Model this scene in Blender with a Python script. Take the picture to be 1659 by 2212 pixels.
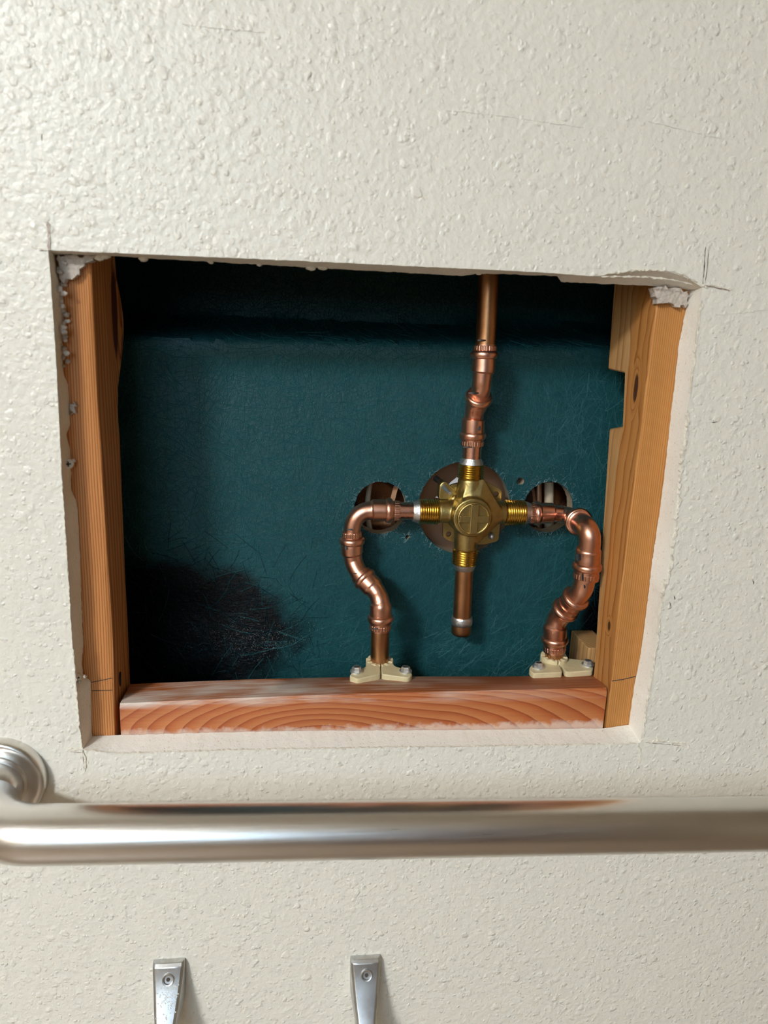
import bpy, bmesh, math, random
import numpy as np
from mathutils import Vector, Matrix
from mathutils.geometry import delaunay_2d_cdt

random.seed(7); rng = np.random.default_rng(7)
S = bpy.context.scene; C = S.collection
for o in list(bpy.data.objects): bpy.data.objects.remove(o)

# ------------------------------------------------------------------ camera
W, H, FPX = 1659.0, 2212.0, 1534.0
CAM = np.array([0.1304, -0.4606, 1.2559]); PITCH, YAW, ROLL = 0.2326, 0.1188, 0.0399
cp, sp, cy, sy = math.cos(PITCH), math.sin(PITCH), math.cos(YAW), math.sin(YAW)
FW = np.array([sy*cp, cy*cp, -sp]); RT0 = np.array([cy, -sy, 0.0]); UP0 = np.cross(RT0, FW)
RT = math.cos(ROLL)*RT0 + math.sin(ROLL)*UP0; UP = -math.sin(ROLL)*RT0 + math.cos(ROLL)*UP0
cd = bpy.data.cameras.new('camera'); cam = bpy.data.objects.new('camera', cd); C.objects.link(cam)
M = Matrix([[RT[i], UP[i], -FW[i], CAM[i]] for i in range(3)] + [[0, 0, 0, 1]])
cam.matrix_world = M
cd.sensor_fit = 'VERTICAL'; cd.sensor_height = 36.0; cd.sensor_width = 27.0
cd.lens = FPX*36.0/H; cd.clip_start = 0.01
cd.dof.use_dof = True; cd.dof.focus_distance = 0.56; cd.dof.aperture_fstop = 6.5
S.camera = cam

# ------------------------------------------------------------------ world, lights, exposure
S.view_settings.view_transform = 'Standard'; S.view_settings.look = 'None'
S.view_settings.gamma = 1.0; S.view_settings.use_curve_mapping = False
S.view_settings.exposure = 0.0
wd = bpy.data.worlds.new('world'); S.world = wd; wd.use_nodes = True
wd.node_tree.nodes['Background'].inputs[0].default_value = (0.6, 0.65, 0.7, 1)
wd.node_tree.nodes['Background'].inputs[1].default_value = 0.0

def area(name, loc, target, sx, sz, power, col):
    l = bpy.data.lights.new(name, 'AREA'); l.shape = 'RECTANGLE'; l.size = sx; l.size_y = sz
    l.energy = power; l.color = col
    o = bpy.data.objects.new(name, l); C.objects.link(o); o.location = loc
    o.rotation_euler = (Vector(target) - Vector(loc)).to_track_quat('-Z', 'Y').to_euler()
    return o
RX0, RX1, RY0, RZ1 = -1.5, 1.7, -2.3, 2.45          # the bathroom
area('daylight', (-0.45, RY0+0.05, 1.80), (-0.45, 0, 1.80), 0.92, 0.92, 6.5, (0.45, 0.72, 1.0))
area('ceiling_lamp_light', (-1.24, -1.95, RZ1-0.06), (-1.24, -1.95, 0), 0.40, 0.40, 94, (0.895, 0.945, 1.0))

# ------------------------------------------------------------------ pixel rays
def ray(px, py): return FW + RT*(px-W/2)/FPX - UP*(py-H/2)/FPX
def at(px, py, y): d = ray(px, py); return CAM + d*(y-CAM[1])/d[1]
def atx(px, py, x): d = ray(px, py); return CAM + d*(x-CAM[0])/d[0]
def atz(px, py, z): d = ray(px, py); return CAM + d*(z-CAM[2])/d[2]
def depth(p): return float((np.asarray(p)-CAM) @ FW)
def wr(w, p): return w*0.5*depth(p)/FPX             # radius in metres of something w pixels wide at p
def lin(r, g, b):
    f = lambda c: (c/255/12.92) if c/255 <= 0.04045 else ((c/255+0.055)/1.055)**2.4
    return (f(r), f(g), f(b), 1.0)

# ------------------------------------------------------------------ materials
class NT:
    def __init__(s, name, rough=0.5, metal=0.0, spec=0.5):
        s.m = bpy.data.materials.new(name); s.m.use_nodes = True; s.t = s.m.node_tree
        s.b = s.t.nodes['Principled BSDF']; s.b.inputs['Roughness'].default_value = rough
        s.b.inputs['Metallic'].default_value = metal; s.b.inputs['Specular IOR Level'].default_value = spec
        s.co = s.n('ShaderNodeTexCoord').outputs['Object']
    def n(s, k, **kw):
        x = s.t.nodes.new(k)
        for a, v in kw.items(): setattr(x, a, v)
        return x
    def l(s, a, b): s.t.links.new(a, b)
    def put(s, inp, v):
        if hasattr(v, 'is_linked') or isinstance(v, bpy.types.NodeSocket): s.l(v, inp)
        else: inp.default_value = v
    def math(s, op, a, b=0.0, c=0.0, clamp=False):
        x = s.n('ShaderNodeMath', operation=op); x.use_clamp = clamp
        for i, v in enumerate((a, b, c)): s.put(x.inputs[i], v)
        return x.outputs[0]
    def map(s, scale=(1, 1, 1), loc=(0, 0, 0), rot=(0, 0, 0), v=None):
        x = s.n('ShaderNodeMapping'); s.l(v or s.co, x.inputs[0])
        x.inputs[1].default_value = loc; x.inputs[2].default_value = rot; x.inputs[3].default_value = scale
        return x.outputs[0]
    def noise(s, scale, detail=2.0, rough=0.5, v=None, dist=0.0):
        x = s.n('ShaderNodeTexNoise'); s.l(v or s.co, x.inputs['Vector'])
        x.inputs['Scale'].default_value = scale; x.inputs['Detail'].default_value = detail
        x.inputs['Roughness'].default_value = rough; x.inputs['Distortion'].default_value = dist
        return x.outputs[0]
    def ramp(s, fac, stops):
        x = s.n('ShaderNodeValToRGB'); s.l(fac, x.inputs[0]); e = x.color_ramp.elements
        while len(e) < len(stops): e.new(0.5)
        for i, (p, c) in enumerate(stops):
            e[i].position = p; e[i].color = c if len(c) == 4 else (*c, 1)
        return x.outputs[0]
    def gray(s, fac, a, b): return s.ramp(fac, [(a, (0, 0, 0)), (b, (1, 1, 1))])
    def mix(s, f, a, b):
        x = s.n('ShaderNodeMix', data_type='RGBA'); s.put(x.inputs[0], f); s.put(x.inputs[6], a); s.put(x.inputs[7], b)
        return x.outputs[2]
    def sep(s):
        x = s.n('ShaderNodeSeparateXYZ'); s.l(s.co, x.inputs[0]); return x.outputs
    def bump(s, h, dist, strength=1.0):
        x = s.n('ShaderNodeBump'); s.l(h, x.inputs['Height']); x.inputs['Distance'].default_value = dist
        x.inputs['Strength'].default_value = strength; s.l(x.outputs[0], s.b.inputs['Normal'])
    def color(s, v): s.put(s.b.inputs['Base Color'], v)
    def rough(s, v): s.put(s.b.inputs['Roughness'], v)
    def ell(s, c, r, wob=0.25, sc=60):
        """soft mask: 1 inside an ellipsoid at c (object space) with radii r"""
        x = s.n('ShaderNodeVectorMath', operation='SUBTRACT'); s.l(s.co, x.inputs[0]); x.inputs[1].default_value = c
        y = s.n('ShaderNodeVectorMath', operation='DIVIDE'); s.l(x.outputs[0], y.inputs[0]); y.inputs[1].default_value = r
        z = s.n('ShaderNodeVectorMath', operation='LENGTH'); s.l(y.outputs[0], z.inputs[0])
        return s.math('ADD', z.outputs['Value'], s.math('MULTIPLY', s.math('SUBTRACT', s.noise(sc, 3), 0.5), wob*2))

def paint_mat(name, col, bump=True):
    m = NT(name, rough=0.36, spec=0.5)
    n2 = m.noise(42, 2.0, 0.5); n3 = m.noise(300, 3)
    if bump:
        wv = m.n('ShaderNodeVectorMath', operation='MULTIPLY_ADD'); nv = m.n('ShaderNodeTexNoise'); m.l(m.co, nv.inputs['Vector']); nv.inputs['Scale'].default_value = 150; nv.inputs['Detail'].default_value = 2
        m.l(nv.outputs['Color'], wv.inputs[0]); wv.inputs[1].default_value = (0.0045,)*3; m.l(m.co, wv.inputs[2])
        def drops(sc, lo, hi, soft):
            v = m.n('ShaderNodeTexVoronoi', feature='F1'); m.l(wv.outputs[0], v.inputs['Vector']); v.inputs['Scale'].default_value = sc
            sp_ = m.n('ShaderNodeSeparateColor'); m.l(v.outputs['Color'], sp_.inputs[0])
            rad = m.math('ADD', m.math('MULTIPLY', m.math('POWER', sp_.outputs[0], 1.6), hi-lo), lo)
            q = m.math('MULTIPLY', m.math('SUBTRACT', rad, v.outputs['Distance']), 1.0/soft, clamp=True)
            return m.math('MULTIPLY', m.math('SMOOTH_MIN', q, 0.8, 0.3), m.math('ADD', m.math('MULTIPLY', sp_.outputs[1], 0.8), 0.3))
        d1 = drops(135, 0.0, 0.55, 0.24); d2 = drops(290, 0.08, 0.60, 0.30)
        h = m.math('ADD', m.math('ADD', d1, m.math('MULTIPLY', d2, 0.6)), m.math('ADD', m.math('MULTIPLY', n3, 0.7), m.math('MULTIPLY', m.noise(170, 2), 1.1)))
        m.bump(h, 0.00078, 1.0)
    c2 = tuple(v*0.95 for v in col[:3]) + (1,)
    m.color(m.mix(n2, col, c2)); m.rough(m.math('ADD', m.math('MULTIPLY', n3, 0.12), 0.30))
    return m.m
def plain(name, col, rough=0.5, metal=0.0, bump=0.0, bs=300, var=0.0, spec=0.5):
    m = NT(name, rough, metal, spec)
    if var: m.color(m.mix(m.noise(bs*0.4, 3), tuple(c*(1-var) for c in col[:3])+(1,), tuple(min(1, c*(1+var)) for c in col[:3])+(1,)))
    else: m.color(col)
    if bump: m.bump(m.noise(bs, 3), bump)
    return m.m
def emit(name, col, st):
    m = NT(name, 0.5); m.color(col); m.b.inputs['Emission Color'].default_value = col
    m.b.inputs['Emission Strength'].default_value = st; return m.m

def wood_mat(name, stops, fx, fy, fz, freq, wob=0.004, knots=(), dust=0.0, rough=0.55, extra=None):
    """growth bands: saw of (fx*x + fy*y + fz*z + drift), grain along the long axis"""
    m = NT(name, rough, 0, 0.35); x, y, z = m.sep()
    f = m.math('ADD', m.math('ADD', m.math('MULTIPLY', x, fx), m.math('MULTIPLY', y, fy)), m.math('MULTIPLY', z, fz))
    if extra: f = m.math('ADD', f, extra(m, x, y, z))
    st = (40, 40, 5) if fz == 0 else (5, 40, 40)
    drift = m.noise(1.0, 2, v=m.map(scale=st))
    f = m.math('ADD', f, m.math('MULTIPLY', m.math('SUBTRACT', drift, 0.5), wob*2))
    for c, r, colr in knots:                         # bands bow round a knot
        e = m.ell(c, tuple(v*2.2 for v in r), 0.1)
        f = m.math('ADD', f, m.math('MULTIPLY', m.math('SUBTRACT', 1.0, e, clamp=True), 0.005))
    saw = m.math('FRACT', m.math('MULTIPLY', f, freq))
    col = m.ramp(saw, stops)
    fine = m.noise(1.0, 3, 0.6, v=m.map(scale=(700, 700, 22) if fz == 0 else (22, 700, 700)))
    big = m.noise(1.0, 2, v=m.map(scale=(22, 22, 5) if fz == 0 else (6, 22, 22)))
    mul = m.math('ADD', m.math('MULTIPLY', fine, 0.34), m.math('ADD', m.math('MULTIPLY', big, 0.5), 0.58))
    mx = m.n('ShaderNodeMix', data_type='RGBA', blend_type='MULTIPLY'); mx.inputs[0].default_value = 1.0
    m.l(col, mx.inputs[6]); cb = m.n('ShaderNodeCombineColor')
    for i in range(3): m.l(mul, cb.inputs[i])
    m.l(cb.outputs[0], mx.inputs[7]); col = mx.outputs[2]
    for c, r, colr in knots:
        e = m.ell(c, r, 0.16, 90)
        col = m.mix(m.math('SUBTRACT', 1.0, m.gray(e, 0.75, 1.0)), col, colr)
    if dust:
        d = m.gray(m.math('MULTIPLY', m.noise(38, 4, 0.65), m.noise(420, 2)), 0.27, 0.44)
        col = m.mix(m.math('MULTIPLY', d, dust), col, (0.75, 0.68, 0.58, 1))
    m.color(col); m.bump(m.math('ADD', m.math('MULTIPLY', saw, 0.3), fine), 0.00018)
    return m

MAT = {}
MAT['wall'] = paint_mat('cream_wall_paint', (0.795, 0.762, 0.665, 1))
MAT['room'] = plain('beige_room_paint', (0.33, 0.26, 0.17, 1), 0.5, var=0.03)
MAT['ceil'] = plain('ceiling_paint', (0.60, 0.51, 0.38, 1), 0.7, var=0.03)
MAT['floor'] = plain('floor_tile', (0.26, 0.19, 0.13, 1), 0.4, var=0.15, bs=60)
MAT['added_door'] = plain('added_dark_door', (0.15, 0.09, 0.07, 1), 0.45, var=0.2, bs=40)
MAT['white'] = plain('white_plastic', (0.75, 0.75, 0.76, 1), 0.45)
g = NT('gypsum', 0.85, 0, 0.2)
g.color(g.mix(g.gray(g.noise(900, 2), 0.64, 0.76), g.mix(g.noise(60, 3), (0.88, 0.85, 0.77, 1), (0.80, 0.76, 0.67, 1)), (0.55, 0.42, 0.32, 1)))
g.bump(g.math('ADD', g.noise(260, 3), g.math('MULTIPLY', g.noise(1100, 2), 0.4)), 0.0004); MAT['gyp'] = g.m
MAT['paper'] = plain('torn_drywall_paper', (0.74, 0.69, 0.58, 1), 0.8, bump=0.0006, bs=500, var=0.12)
MAT['crust'] = plain('dried_joint_compound', (0.52, 0.45, 0.38, 1), 0.8, bump=0.0012, bs=420, var=0.18)
MAT['kerf'] = plain('saw_kerf_gypsum', (0.40, 0.32, 0.27, 1), 0.9, bump=0.0005, bs=600, var=0.2)
MAT['pencil'] = plain('pencil', (0.06, 0.045, 0.035, 1), 0.8)
MAT['dark'] = plain('black_ink', (0.008, 0.006, 0.005, 1), 0.5)
MAT['steel'] = None
def metal(name, col, rough, var=0.25, bs=220, bump=0.0, tarnish=None, tr=(0.5, 0.7)):
    m = NT(name, rough, 1.0)
    n = m.noise(bs, 4, 0.6)
    c = m.mix(n, tuple(v*(1-var) for v in col[:3])+(1,), tuple(min(1, v*(1+var*0.6)) for v in col[:3])+(1,))
    if tarnish: c = m.mix(m.gray(m.noise(55, 4, 0.65), *tr), c, tarnish)
    m.color(c); m.rough(m.math('ADD', m.math('MULTIPLY', n, 0.12), rough-0.06))
    if bump: m.bump(n, bump)
    return m.m
MAT['cu'] = metal('pressed_copper', (0.76, 0.40, 0.275, 1), 0.33, 0.08, 60, 0.0, (0.54, 0.27, 0.17, 1), (0.48, 0.85))
MAT['cubright'] = metal('bright_copper', (0.82, 0.44, 0.32, 1), 0.27, 0.06, 60)
MAT['cuold'] = metal('aged_copper', (0.52, 0.26, 0.12, 1), 0.38, 0.12, 70, 0.0, (0.33, 0.18, 0.08, 1), (0.45, 0.8))
MAT['brass'] = metal('cast_brass', (0.46, 0.345, 0.13, 1), 0.40, 0.22, 420, 0.00018, (0.30, 0.19, 0.06, 1), (0.5, 0.8))
MAT['thread'] = metal('machined_brass', (0.70, 0.50, 0.15, 1), 0.25, 0.1, 80, 0.0, (0.52, 0.30, 0.12, 1), (0.45, 0.8))
MAT['solder'] = metal('solder', (0.66, 0.64, 0.61, 1), 0.42, 0.25, 500, 0.0004)
MAT['zinc'] = metal('zinc_screw', (0.80, 0.80, 0.77, 1), 0.5, 0.2, 400)
MAT['chrome'] = metal('worn_chrome', (0.60, 0.61, 0.61, 1), 0.40, 0.12, 90, 0.0, (0.50, 0.49, 0.47, 1), (0.45, 0.6))
MAT['bronze'] = metal('bronze_trim', (0.60, 0.36, 0.22, 1), 0.5, 0.1, 60)
m = NT('brushed_stainless', 0.27, 1.0)
br = m.noise(1.0, 3, 0.6, v=m.map(scale=(14, 900, 900)))
m.color(m.mix(m.noise(30, 3), (0.66, 0.63, 0.59, 1), (0.74, 0.71, 0.67, 1))); m.rough(m.math('ADD', m.math('MULTIPLY', br, 0.14), 0.24)); m.bump(br, 0.00004)
MAT['steel'] = m.m
MAT['nylon'] = plain('cream_nylon', (0.66, 0.56, 0.33, 1), 0.45, bump=0.0002, bs=300, var=0.16)
MAT['tanedge'] = plain('raw_fibreglass_edge', (0.36, 0.29, 0.19, 1), 0.8, bump=0.0008, bs=700, var=0.3)
MAT['fray'] = plain('frayed_fibreglass', (0.26, 0.38, 0.39, 1), 0.45)
MAT['dust'] = plain('white_dust', (0.78, 0.78, 0.76, 1), 0.9)

# ------------------------------------------------------------------ object helpers
def T(x): return tuple(float(v) for v in x)
class MB:
    def __init__(s): s.v = []; s.f = []; s.mi = []
    def add(s, verts, faces, mi=0):
        o = len(s.v); s.v += [T(v) for v in verts]; s.f += [[i+o for i in f] for f in faces]; s.mi += [mi]*len(faces); return s
    def box(s, a, b, mi=0):
        (x0, y0, z0), (x1, y1, z1) = a, b
        v = [(x, y, z) for x in (x0, x1) for y in (y0, y1) for z in (z0, z1)]
        return s.add(v, [[0, 1, 3, 2], [4, 6, 7, 5], [0, 4, 5, 1], [2, 3, 7, 6], [0, 2, 6, 4], [1, 5, 7, 3]], mi)
    def prism(s, poly_a, poly_b, mi=0):
        n = len(poly_a)
        f = [list(range(n))[::-1], list(range(n, 2*n))] + [[i, (i+1) % n, n+(i+1) % n, n+i] for i in range(n)]
        return s.add(list(poly_a)+list(poly_b), f, mi)
    def sweep(s, P, Rr, n=28, caps=True, mi=0):
        P = np.array(P, float); m_ = len(P); tg = np.gradient(P, axis=0)
        ch = P[-1]-P[0]; dv = P-P[0]
        if np.linalg.norm(np.cross(dv, P[1]-P[0])) < 1e-9:   # straight: one axis throughout, whichever way the profile steps
            d0 = P[1]-P[0]; tg = np.tile(d0/np.linalg.norm(d0), (m_, 1))
        else: tg /= np.linalg.norm(tg, axis=1)[:, None]
        a = np.array([0.0, 1, 0]) if abs(tg[0][1]) < 0.9 else np.array([0, 0, 1.0])
        u = np.cross(tg[0], a); u /= np.linalg.norm(u); vs = []
        for i in range(m_):
            u = u - tg[i]*(u@tg[i]); u /= np.linalg.norm(u); w = np.cross(tg[i], u)
            for k in range(n):
                t = 2*math.pi*k/n; vs.append(P[i]+Rr[i]*(math.cos(t)*u+math.sin(t)*w))
        f = [[i*n+k, i*n+(k+1) % n, (i+1)*n+(k+1) % n, (i+1)*n+k] for i in range(m_-1) for k in range(n)]
        if caps: f += [list(range(n))[::-1], list(range((m_-1)*n, m_*n))]
        return s.add(vs, f, mi)
    def build(s, name, mats, parent=None, origin=None, smooth=True, angle=35, bevel=0.0):
        me = bpy.data.meshes.new(name)
        if origin is None: origin = np.zeros(3)
        me.from_pydata([T(np.array(v)-origin) for v in s.v], [], s.f)
        for mt in (mats if isinstance(mats, (list, tuple)) else [mats]): me.materials.append(mt)
        me.polygons.foreach_set('material_index', s.mi)
        bm = bmesh.new(); bm.from_mesh(me); bmesh.ops.recalc_face_normals(bm, faces=bm.faces); bm.to_mesh(me); bm.free()
        if smooth:
            me.polygons.foreach_set('use_smooth', [True]*len(me.polygons)); me.set_sharp_from_angle(angle=math.radians(angle))
        o = bpy.data.objects.new(name, me); C.objects.link(o)
        o.location = T(origin)
        if parent is not None:
            o.parent = parent
            o.location = T(np.array(origin) - ORG.get(parent.name, np.zeros(3)))
        ORG[o.name] = np.array(origin, float)
        if bevel:
            b = o.modifiers.new('bevel', 'BEVEL'); b.width = bevel; b.segments = 2; b.limit_method = 'ANGLE'
        return o
ORG = {}
def tag(o, label=None, cat=None, group=None, kind=None):
    for k, v in (('label', label), ('category', cat), ('group', group), ('kind', kind)):
        if v: o[k] = v
    return o
def thing(name, loc, label, cat, group=None):
    o = bpy.data.objects.new(name, None); C.objects.link(o); o.location = T(loc); o.empty_display_size = 0.02
    ORG[o.name] = np.array(loc, float); return tag(o, label, cat, group)
def kid(mb, name, mat, parent, **kw):                # a part with its parent's origin
    return mb.build(name, mat, parent, origin=ORG[parent.name], **kw)
def hermite(P, sub=5):
    """smooth curve through P (any columns); returns dense rows"""
    P = np.array(P, float); d = np.linalg.norm(np.diff(P[:, :3], axis=0), axis=1); k = np.concatenate([[0], np.cumsum(d)])
    n = len(P); tg = np.zeros_like(P)
    for i in range(n):
        if i == 0: tg[i] = (P[1]-P[0])/d[0]
        elif i == n-1: tg[i] = (P[-1]-P[-2])/d[-1]
        else: tg[i] = ((P[i]-P[i-1])/d[i-1]*d[i] + (P[i+1]-P[i])/d[i]*d[i-1])/(d[i]+d[i-1])
    out = []
    for i in range(n-1):
        m_ = max(1, int(sub*min(1, d[i]/0.004)))
        for j in range(m_):
            t = j/m_; h = d[i]
            q = (2*t**3-3*t*t+1)*P[i] + (t**3-2*t*t+t)*h*tg[i] + (-2*t**3+3*t*t)*P[i+1] + (t**3-t*t)*h*tg[i+1]
            q[3] = P[i][3]*(1-t)+P[i+1][3]*t; out.append(q)
    out.append(P[-1]); return np.array(out)
def run(stations):
    """pixel stations (px, py, y, width_px) -> rows x, y, z, radius"""
    return np.array([[*at(a, b, y), wr(w, at(a, b, y))] for a, b, y, w in stations])
def tube(stations, name, mat, parent, tail=None, label=None, n=28):
    Q = hermite(run(stations)) if not isinstance(stations, np.ndarray) else stations
    if tail is not None: Q = np.vstack([Q, [*tail, Q[-1][3]]])
    o = kid(MB().sweep(Q[:, :3], Q[:, 3], n), name, mat, parent)
    if label: o['label'] = label
    return o
def ring(p, axis, r0, r1, half, name, mat, parent, n=36, flat=0.0):
    """a rounded bead round an axis"""
    a = np.array(axis, float); a /= np.linalg.norm(a); k = 11; P = []; R_ = []
    for i in range(k):
        t = -1+2*i/(k-1); P.append(np.array(p)+a*half*t); R_.append(r0+(r1-r0)*math.sqrt(max(0, 1-t*t)))
    mb = MB().sweep(P, R_, n)
    if flat:                                         # jaws leave flats round the bead
        vv = []
        for v in mb.v:
            v = np.array(v); d = v-np.array(p); al = d@a; rad = d-a*al; L = np.linalg.norm(rad)
            rm = r0+(r1-r0)*flat
            if L > rm:
                u = np.cross(a, [0.3, 0.2, 0.9]); u /= np.linalg.norm(u); w = np.cross(a, u)
                th = math.atan2(rad@w, rad@u); c = math.cos((th % (math.pi/3))-math.pi/6)
                L2 = min(L, r1*0.93/max(c, 0.5)); rad = rad*L2/L
            vv.append(T(np.array(p)+a*al+rad))
        mb.v = vv
    return kid(mb, name, mat, parent)
def pring(px, py, y, w, ax_px, parent, w0=None, half=0.0032, mat='cu'):
    """bead of width w px at a pixel; ax_px = second pixel station the axis points at"""
    p = at(px, py, y); q = at(*ax_px); r = wr(w, p)
    return ring(p, q-p, wr(w0 or w*0.80, p), r, half, 'press_ring', MAT[mat], parent)
def ribbed(px, py, y, w, ax_px, parent, mat='cu', half=.0019):
    p = at(px, py, y); a = at(*ax_px)-p; a /= np.linalg.norm(a); r = wr(w, p); n = 96; P = [p+a*half*t for t in (-1, -.8, .8, 1)]
    mb = MB().sweep(P, [r*.97, r, r, r*.97], n); vv = []
    for i, v in enumerate(mb.v):
        v = np.array(v); d = v-p; al = d@a; rad = d-a*al; vv.append(T(p+a*al+rad*(1+(.022 if (i % n) % 4 < 2 else -.012))))
    mb.v = vv; return kid(mb, 'ribbed_collar', MAT[mat], parent, angle=20)
def ink(px, py, y, dx, w, parent, name='ink_mark', h=0.0012):
    """a short pen stroke lying on the near side of a pipe: dx px long"""
    p = at(px, py, y); v = (CAM-p)/np.linalg.norm(CAM-p); r = wr(w, p)
    s_ = dx*depth(p)/FPX/2; n = 7; A = []; B = []; A2 = []; B2 = []
    for i in range(n):
        t = -1+2*i/(n-1); off = s_*t; dep = math.sqrt(max(1e-9, r*r-off*off))
        base = p+RT*off+v*(dep+0.00025)
        hh = h*(0.6+0.4*math.cos(t*1.4)); A.append(base+UP*hh/2); B.append(base-UP*hh/2)
        A2.append(base+UP*hh/2-v*0.0006); B2.append(base-UP*hh/2-v*0.0006)
    mb = MB(); V = A+B+A2+B2
    F = []
    for i in range(n-1):
        F += [[i, i+1, n+i+1, n+i], [2*n+i, 3*n+i, 3*n+i+1, 2*n+i+1], [i, 2*n+i, 2*n+i+1, i+1], [n+i, n+i+1, 3*n+i+1, 3*n+i]]
    F += [[0, n, 3*n, 2*n], [n-1, 3*n-1, 4*n-1, 2*n-1]]
    return kid(mb.add(V, F), name, MAT['dark'], parent)
def inside(pt, poly):
    x, z = pt; c = False; n = len(poly)
    for i in range(n):
        (x1, z1), (x2, z2) = poly[i], poly[(i+1) % n]
        if (z1 > z) != (z2 > z) and x < (x2-x1)*(z-z1)/(z2-z1)+x1: c = not c
    return c
def sheet(outline, holes, pts=()):
    """triangulated 2-d sheet (x, z) with holes; returns verts, tris and the loops as index lists"""
    V = []; E = []; loops = []
    for lp in [outline]+list(holes):
        o = len(V); n = len(lp); V += [Vector((float(a), float(b))) for a, b in lp]
        E += [(o+i, o+(i+1) % n) for i in range(n)]; loops.append(list(range(o, o+n)))
    V += [Vector((float(a), float(b))) for a, b in pts]
    vo, _, fo, ov, _, _ = delaunay_2d_cdt(V, E, [], 0, 1e-7)
    inv = {}
    for i, srcs in enumerate(ov):
        for s_ in srcs: inv[s_] = i
    tris = []
    for f in fo:
        c = sum((vo[i] for i in f), Vector((0, 0)))/len(f)
        if inside(c, outline) and not any(inside(c, h) for h in holes): tris.append(list(f))
    return [(v[0], v[1]) for v in vo], tris, [[inv[i] for i in lp] for lp in loops]
def slab(outline, holes, y0, y1, mats=(0, 0), pts=(), yf=None):
    """a sheet given thickness from y0 to y1 (yf adds relief); mats = face, rim"""
    v, t, loops = sheet(outline, holes, pts); n = len(v); yf = yf or (lambda x, z: 0.0)
    mb = MB(); mb.add([(x, y0+yf(x, z), z) for x, z in v]+[(x, y1+yf(x, z), z) for x, z in v], [])
    for f in t: mb.f += [f, [i+n for i in f][::-1]]; mb.mi += [mats[0]]*2
    for lp in loops:
        for i in range(len(lp)):
            a, b = lp[i], lp[(i+1) % len(lp)]; mb.f.append([a, b, b+n, a+n]); mb.mi.append(mats[1])
    return mb
def circle(cx, cz, r, n=40, jit=0.0, rz=None):
    return [(cx+(r+rng.normal(0, jit))*math.cos(2*math.pi*i/n), cz+((rz or r)+rng.normal(0, jit))*math.sin(2*math.pi*i/n)) for i in range(n)]

# ------------------------------------------------------------------ setting: the cut wall
TD = 0.0159                                          # drywall thickness
def dens(pts, y, step, jit):
    P = [at(a, b, y) for a, b in pts]; out = []
    for a, b in zip(P[:-1], P[1:]):
        k = max(1, int(np.linalg.norm(b-a)/step))
        for i in range(k): out.append(a+(b-a)*i/k)
    out = np.array(out); out[1:, [0, 2]] += rng.normal(0, jit, (len(out)-1, 2)); return out
front = {'L': [(104, 540), (111, 620), (116, 700), (122, 800), (127, 900), (133, 1010), (138, 1100), (143, 1200), (150, 1300), (157, 1400), (163, 1480), (170, 1560), (179, 1618)],
 'B': [(179, 1618), (232, 1627), (330, 1625), (400, 1623), (500, 1620), (798, 1615), (1000, 1613), (1200, 1609), (1383, 1605)],
 'R': [(1383, 1605), (1400, 1500), (1416, 1400), (1430, 1290), (1445, 1216), (1457, 1103), (1469, 1013), (1483, 900), (1491, 840), (1500, 770), (1508, 700), (1517, 621)],
 'T': [(1517, 621), (1502, 611), (1478, 597), (1448, 588), (1409, 585), (1350, 587), (1314, 592), (1292, 597), (1160, 588), (1040, 582), (640, 563), (240, 546), (104, 540)]}
back = {'L': [(119, 551), (128, 600), (136, 640), (138, 659), (134, 731), (136, 804), (147, 831), (151, 876), (152, 916), (143, 940), (151, 967), (154, 1021), (154, 1057), (165, 1084), (170, 1130), (173, 1202), (176, 1300), (180, 1395), (177, 1433), (179, 1456), (196, 1471), (198, 1582), (200, 1590)],
 'B': [(200, 1590), (246, 1588), (400, 1584), (617, 1579), (1000, 1577), (1308, 1573), (1358, 1566)],
 'R': [(1358, 1566), (1370, 1480), (1384, 1413), (1395, 1329), (1408, 1216), (1427, 1092), (1439, 990), (1449, 900), (1453, 865), (1466, 745), (1483, 663), (1490, 627)],
 'T': [(1490, 627), (1450, 621), (1399, 617), (1300, 613), (1212, 609), (1203, 597), (1100, 592), (1030, 591), (1002, 596), (891, 590), (529, 570), (240, 553), (119, 551)]}
fl = []; bl = []; edge = MB()
for sd in 'LBRT':
    fa = dens(front[sd], 0.0, 0.0022, 0.00012); ba = dens(back[sd], TD, 0.0022, 0.00016)
    # same number of points on both loops of a side
    n = max(len(fa), len(ba))
    fe = np.vstack([fa, at(*front[sd][-1], 0.0)]); be = np.vstack([ba, at(*back[sd][-1], TD)])
    def res(A, n):
        d = np.concatenate([[0], np.cumsum(np.linalg.norm(np.diff(A, axis=0), axis=1))]); s_ = np.linspace(0, d[-1], n+1)
        return np.stack([np.interp(s_, d, A[:, i]) for i in range(3)], 1)
    fr, bk = res(fe, n), res(be, n)
    mid = (fr+bk)/2 + rng.normal(0, 0.00012, fr.shape); mid[0] = (fr[0]+bk[0])/2; mid[-1] = (fr[-1]+bk[-1])/2
    k = n+1
    edge.add(list(fr)+list(mid)+list(bk), [[i, i+1, k+i+1, k+i] for i in range(n)]+[[k+i, k+i+1, 2*k+i+1, 2*k+i] for i in range(n)])
    fl += [(p[0], p[2]) for p in fr[:-1]]; bl += [(p[0], p[2]) for p in bk[:-1]]
box = [(RX0, 0.0), (RX1, 0.0), (RX1, RZ1), (RX0, RZ1)]
v, t, _ = sheet(box, [fl]); mb = MB().add([(x, 0, z) for x, z in v], t)
v2, t2, _ = sheet(box, [bl]); mb.add([(x, TD, z) for x, z in v2], t2, 1)
wall = tag(mb.build('wall_front', [MAT['wall'], MAT['gyp']], smooth=False), 'cream textured drywall with a rectangular hole cut through it', kind='structure')
edge = edge.build('cut_edge', MAT['gyp'], wall); edge['label'] = 'raw gypsum edge of the cut opening'
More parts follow.
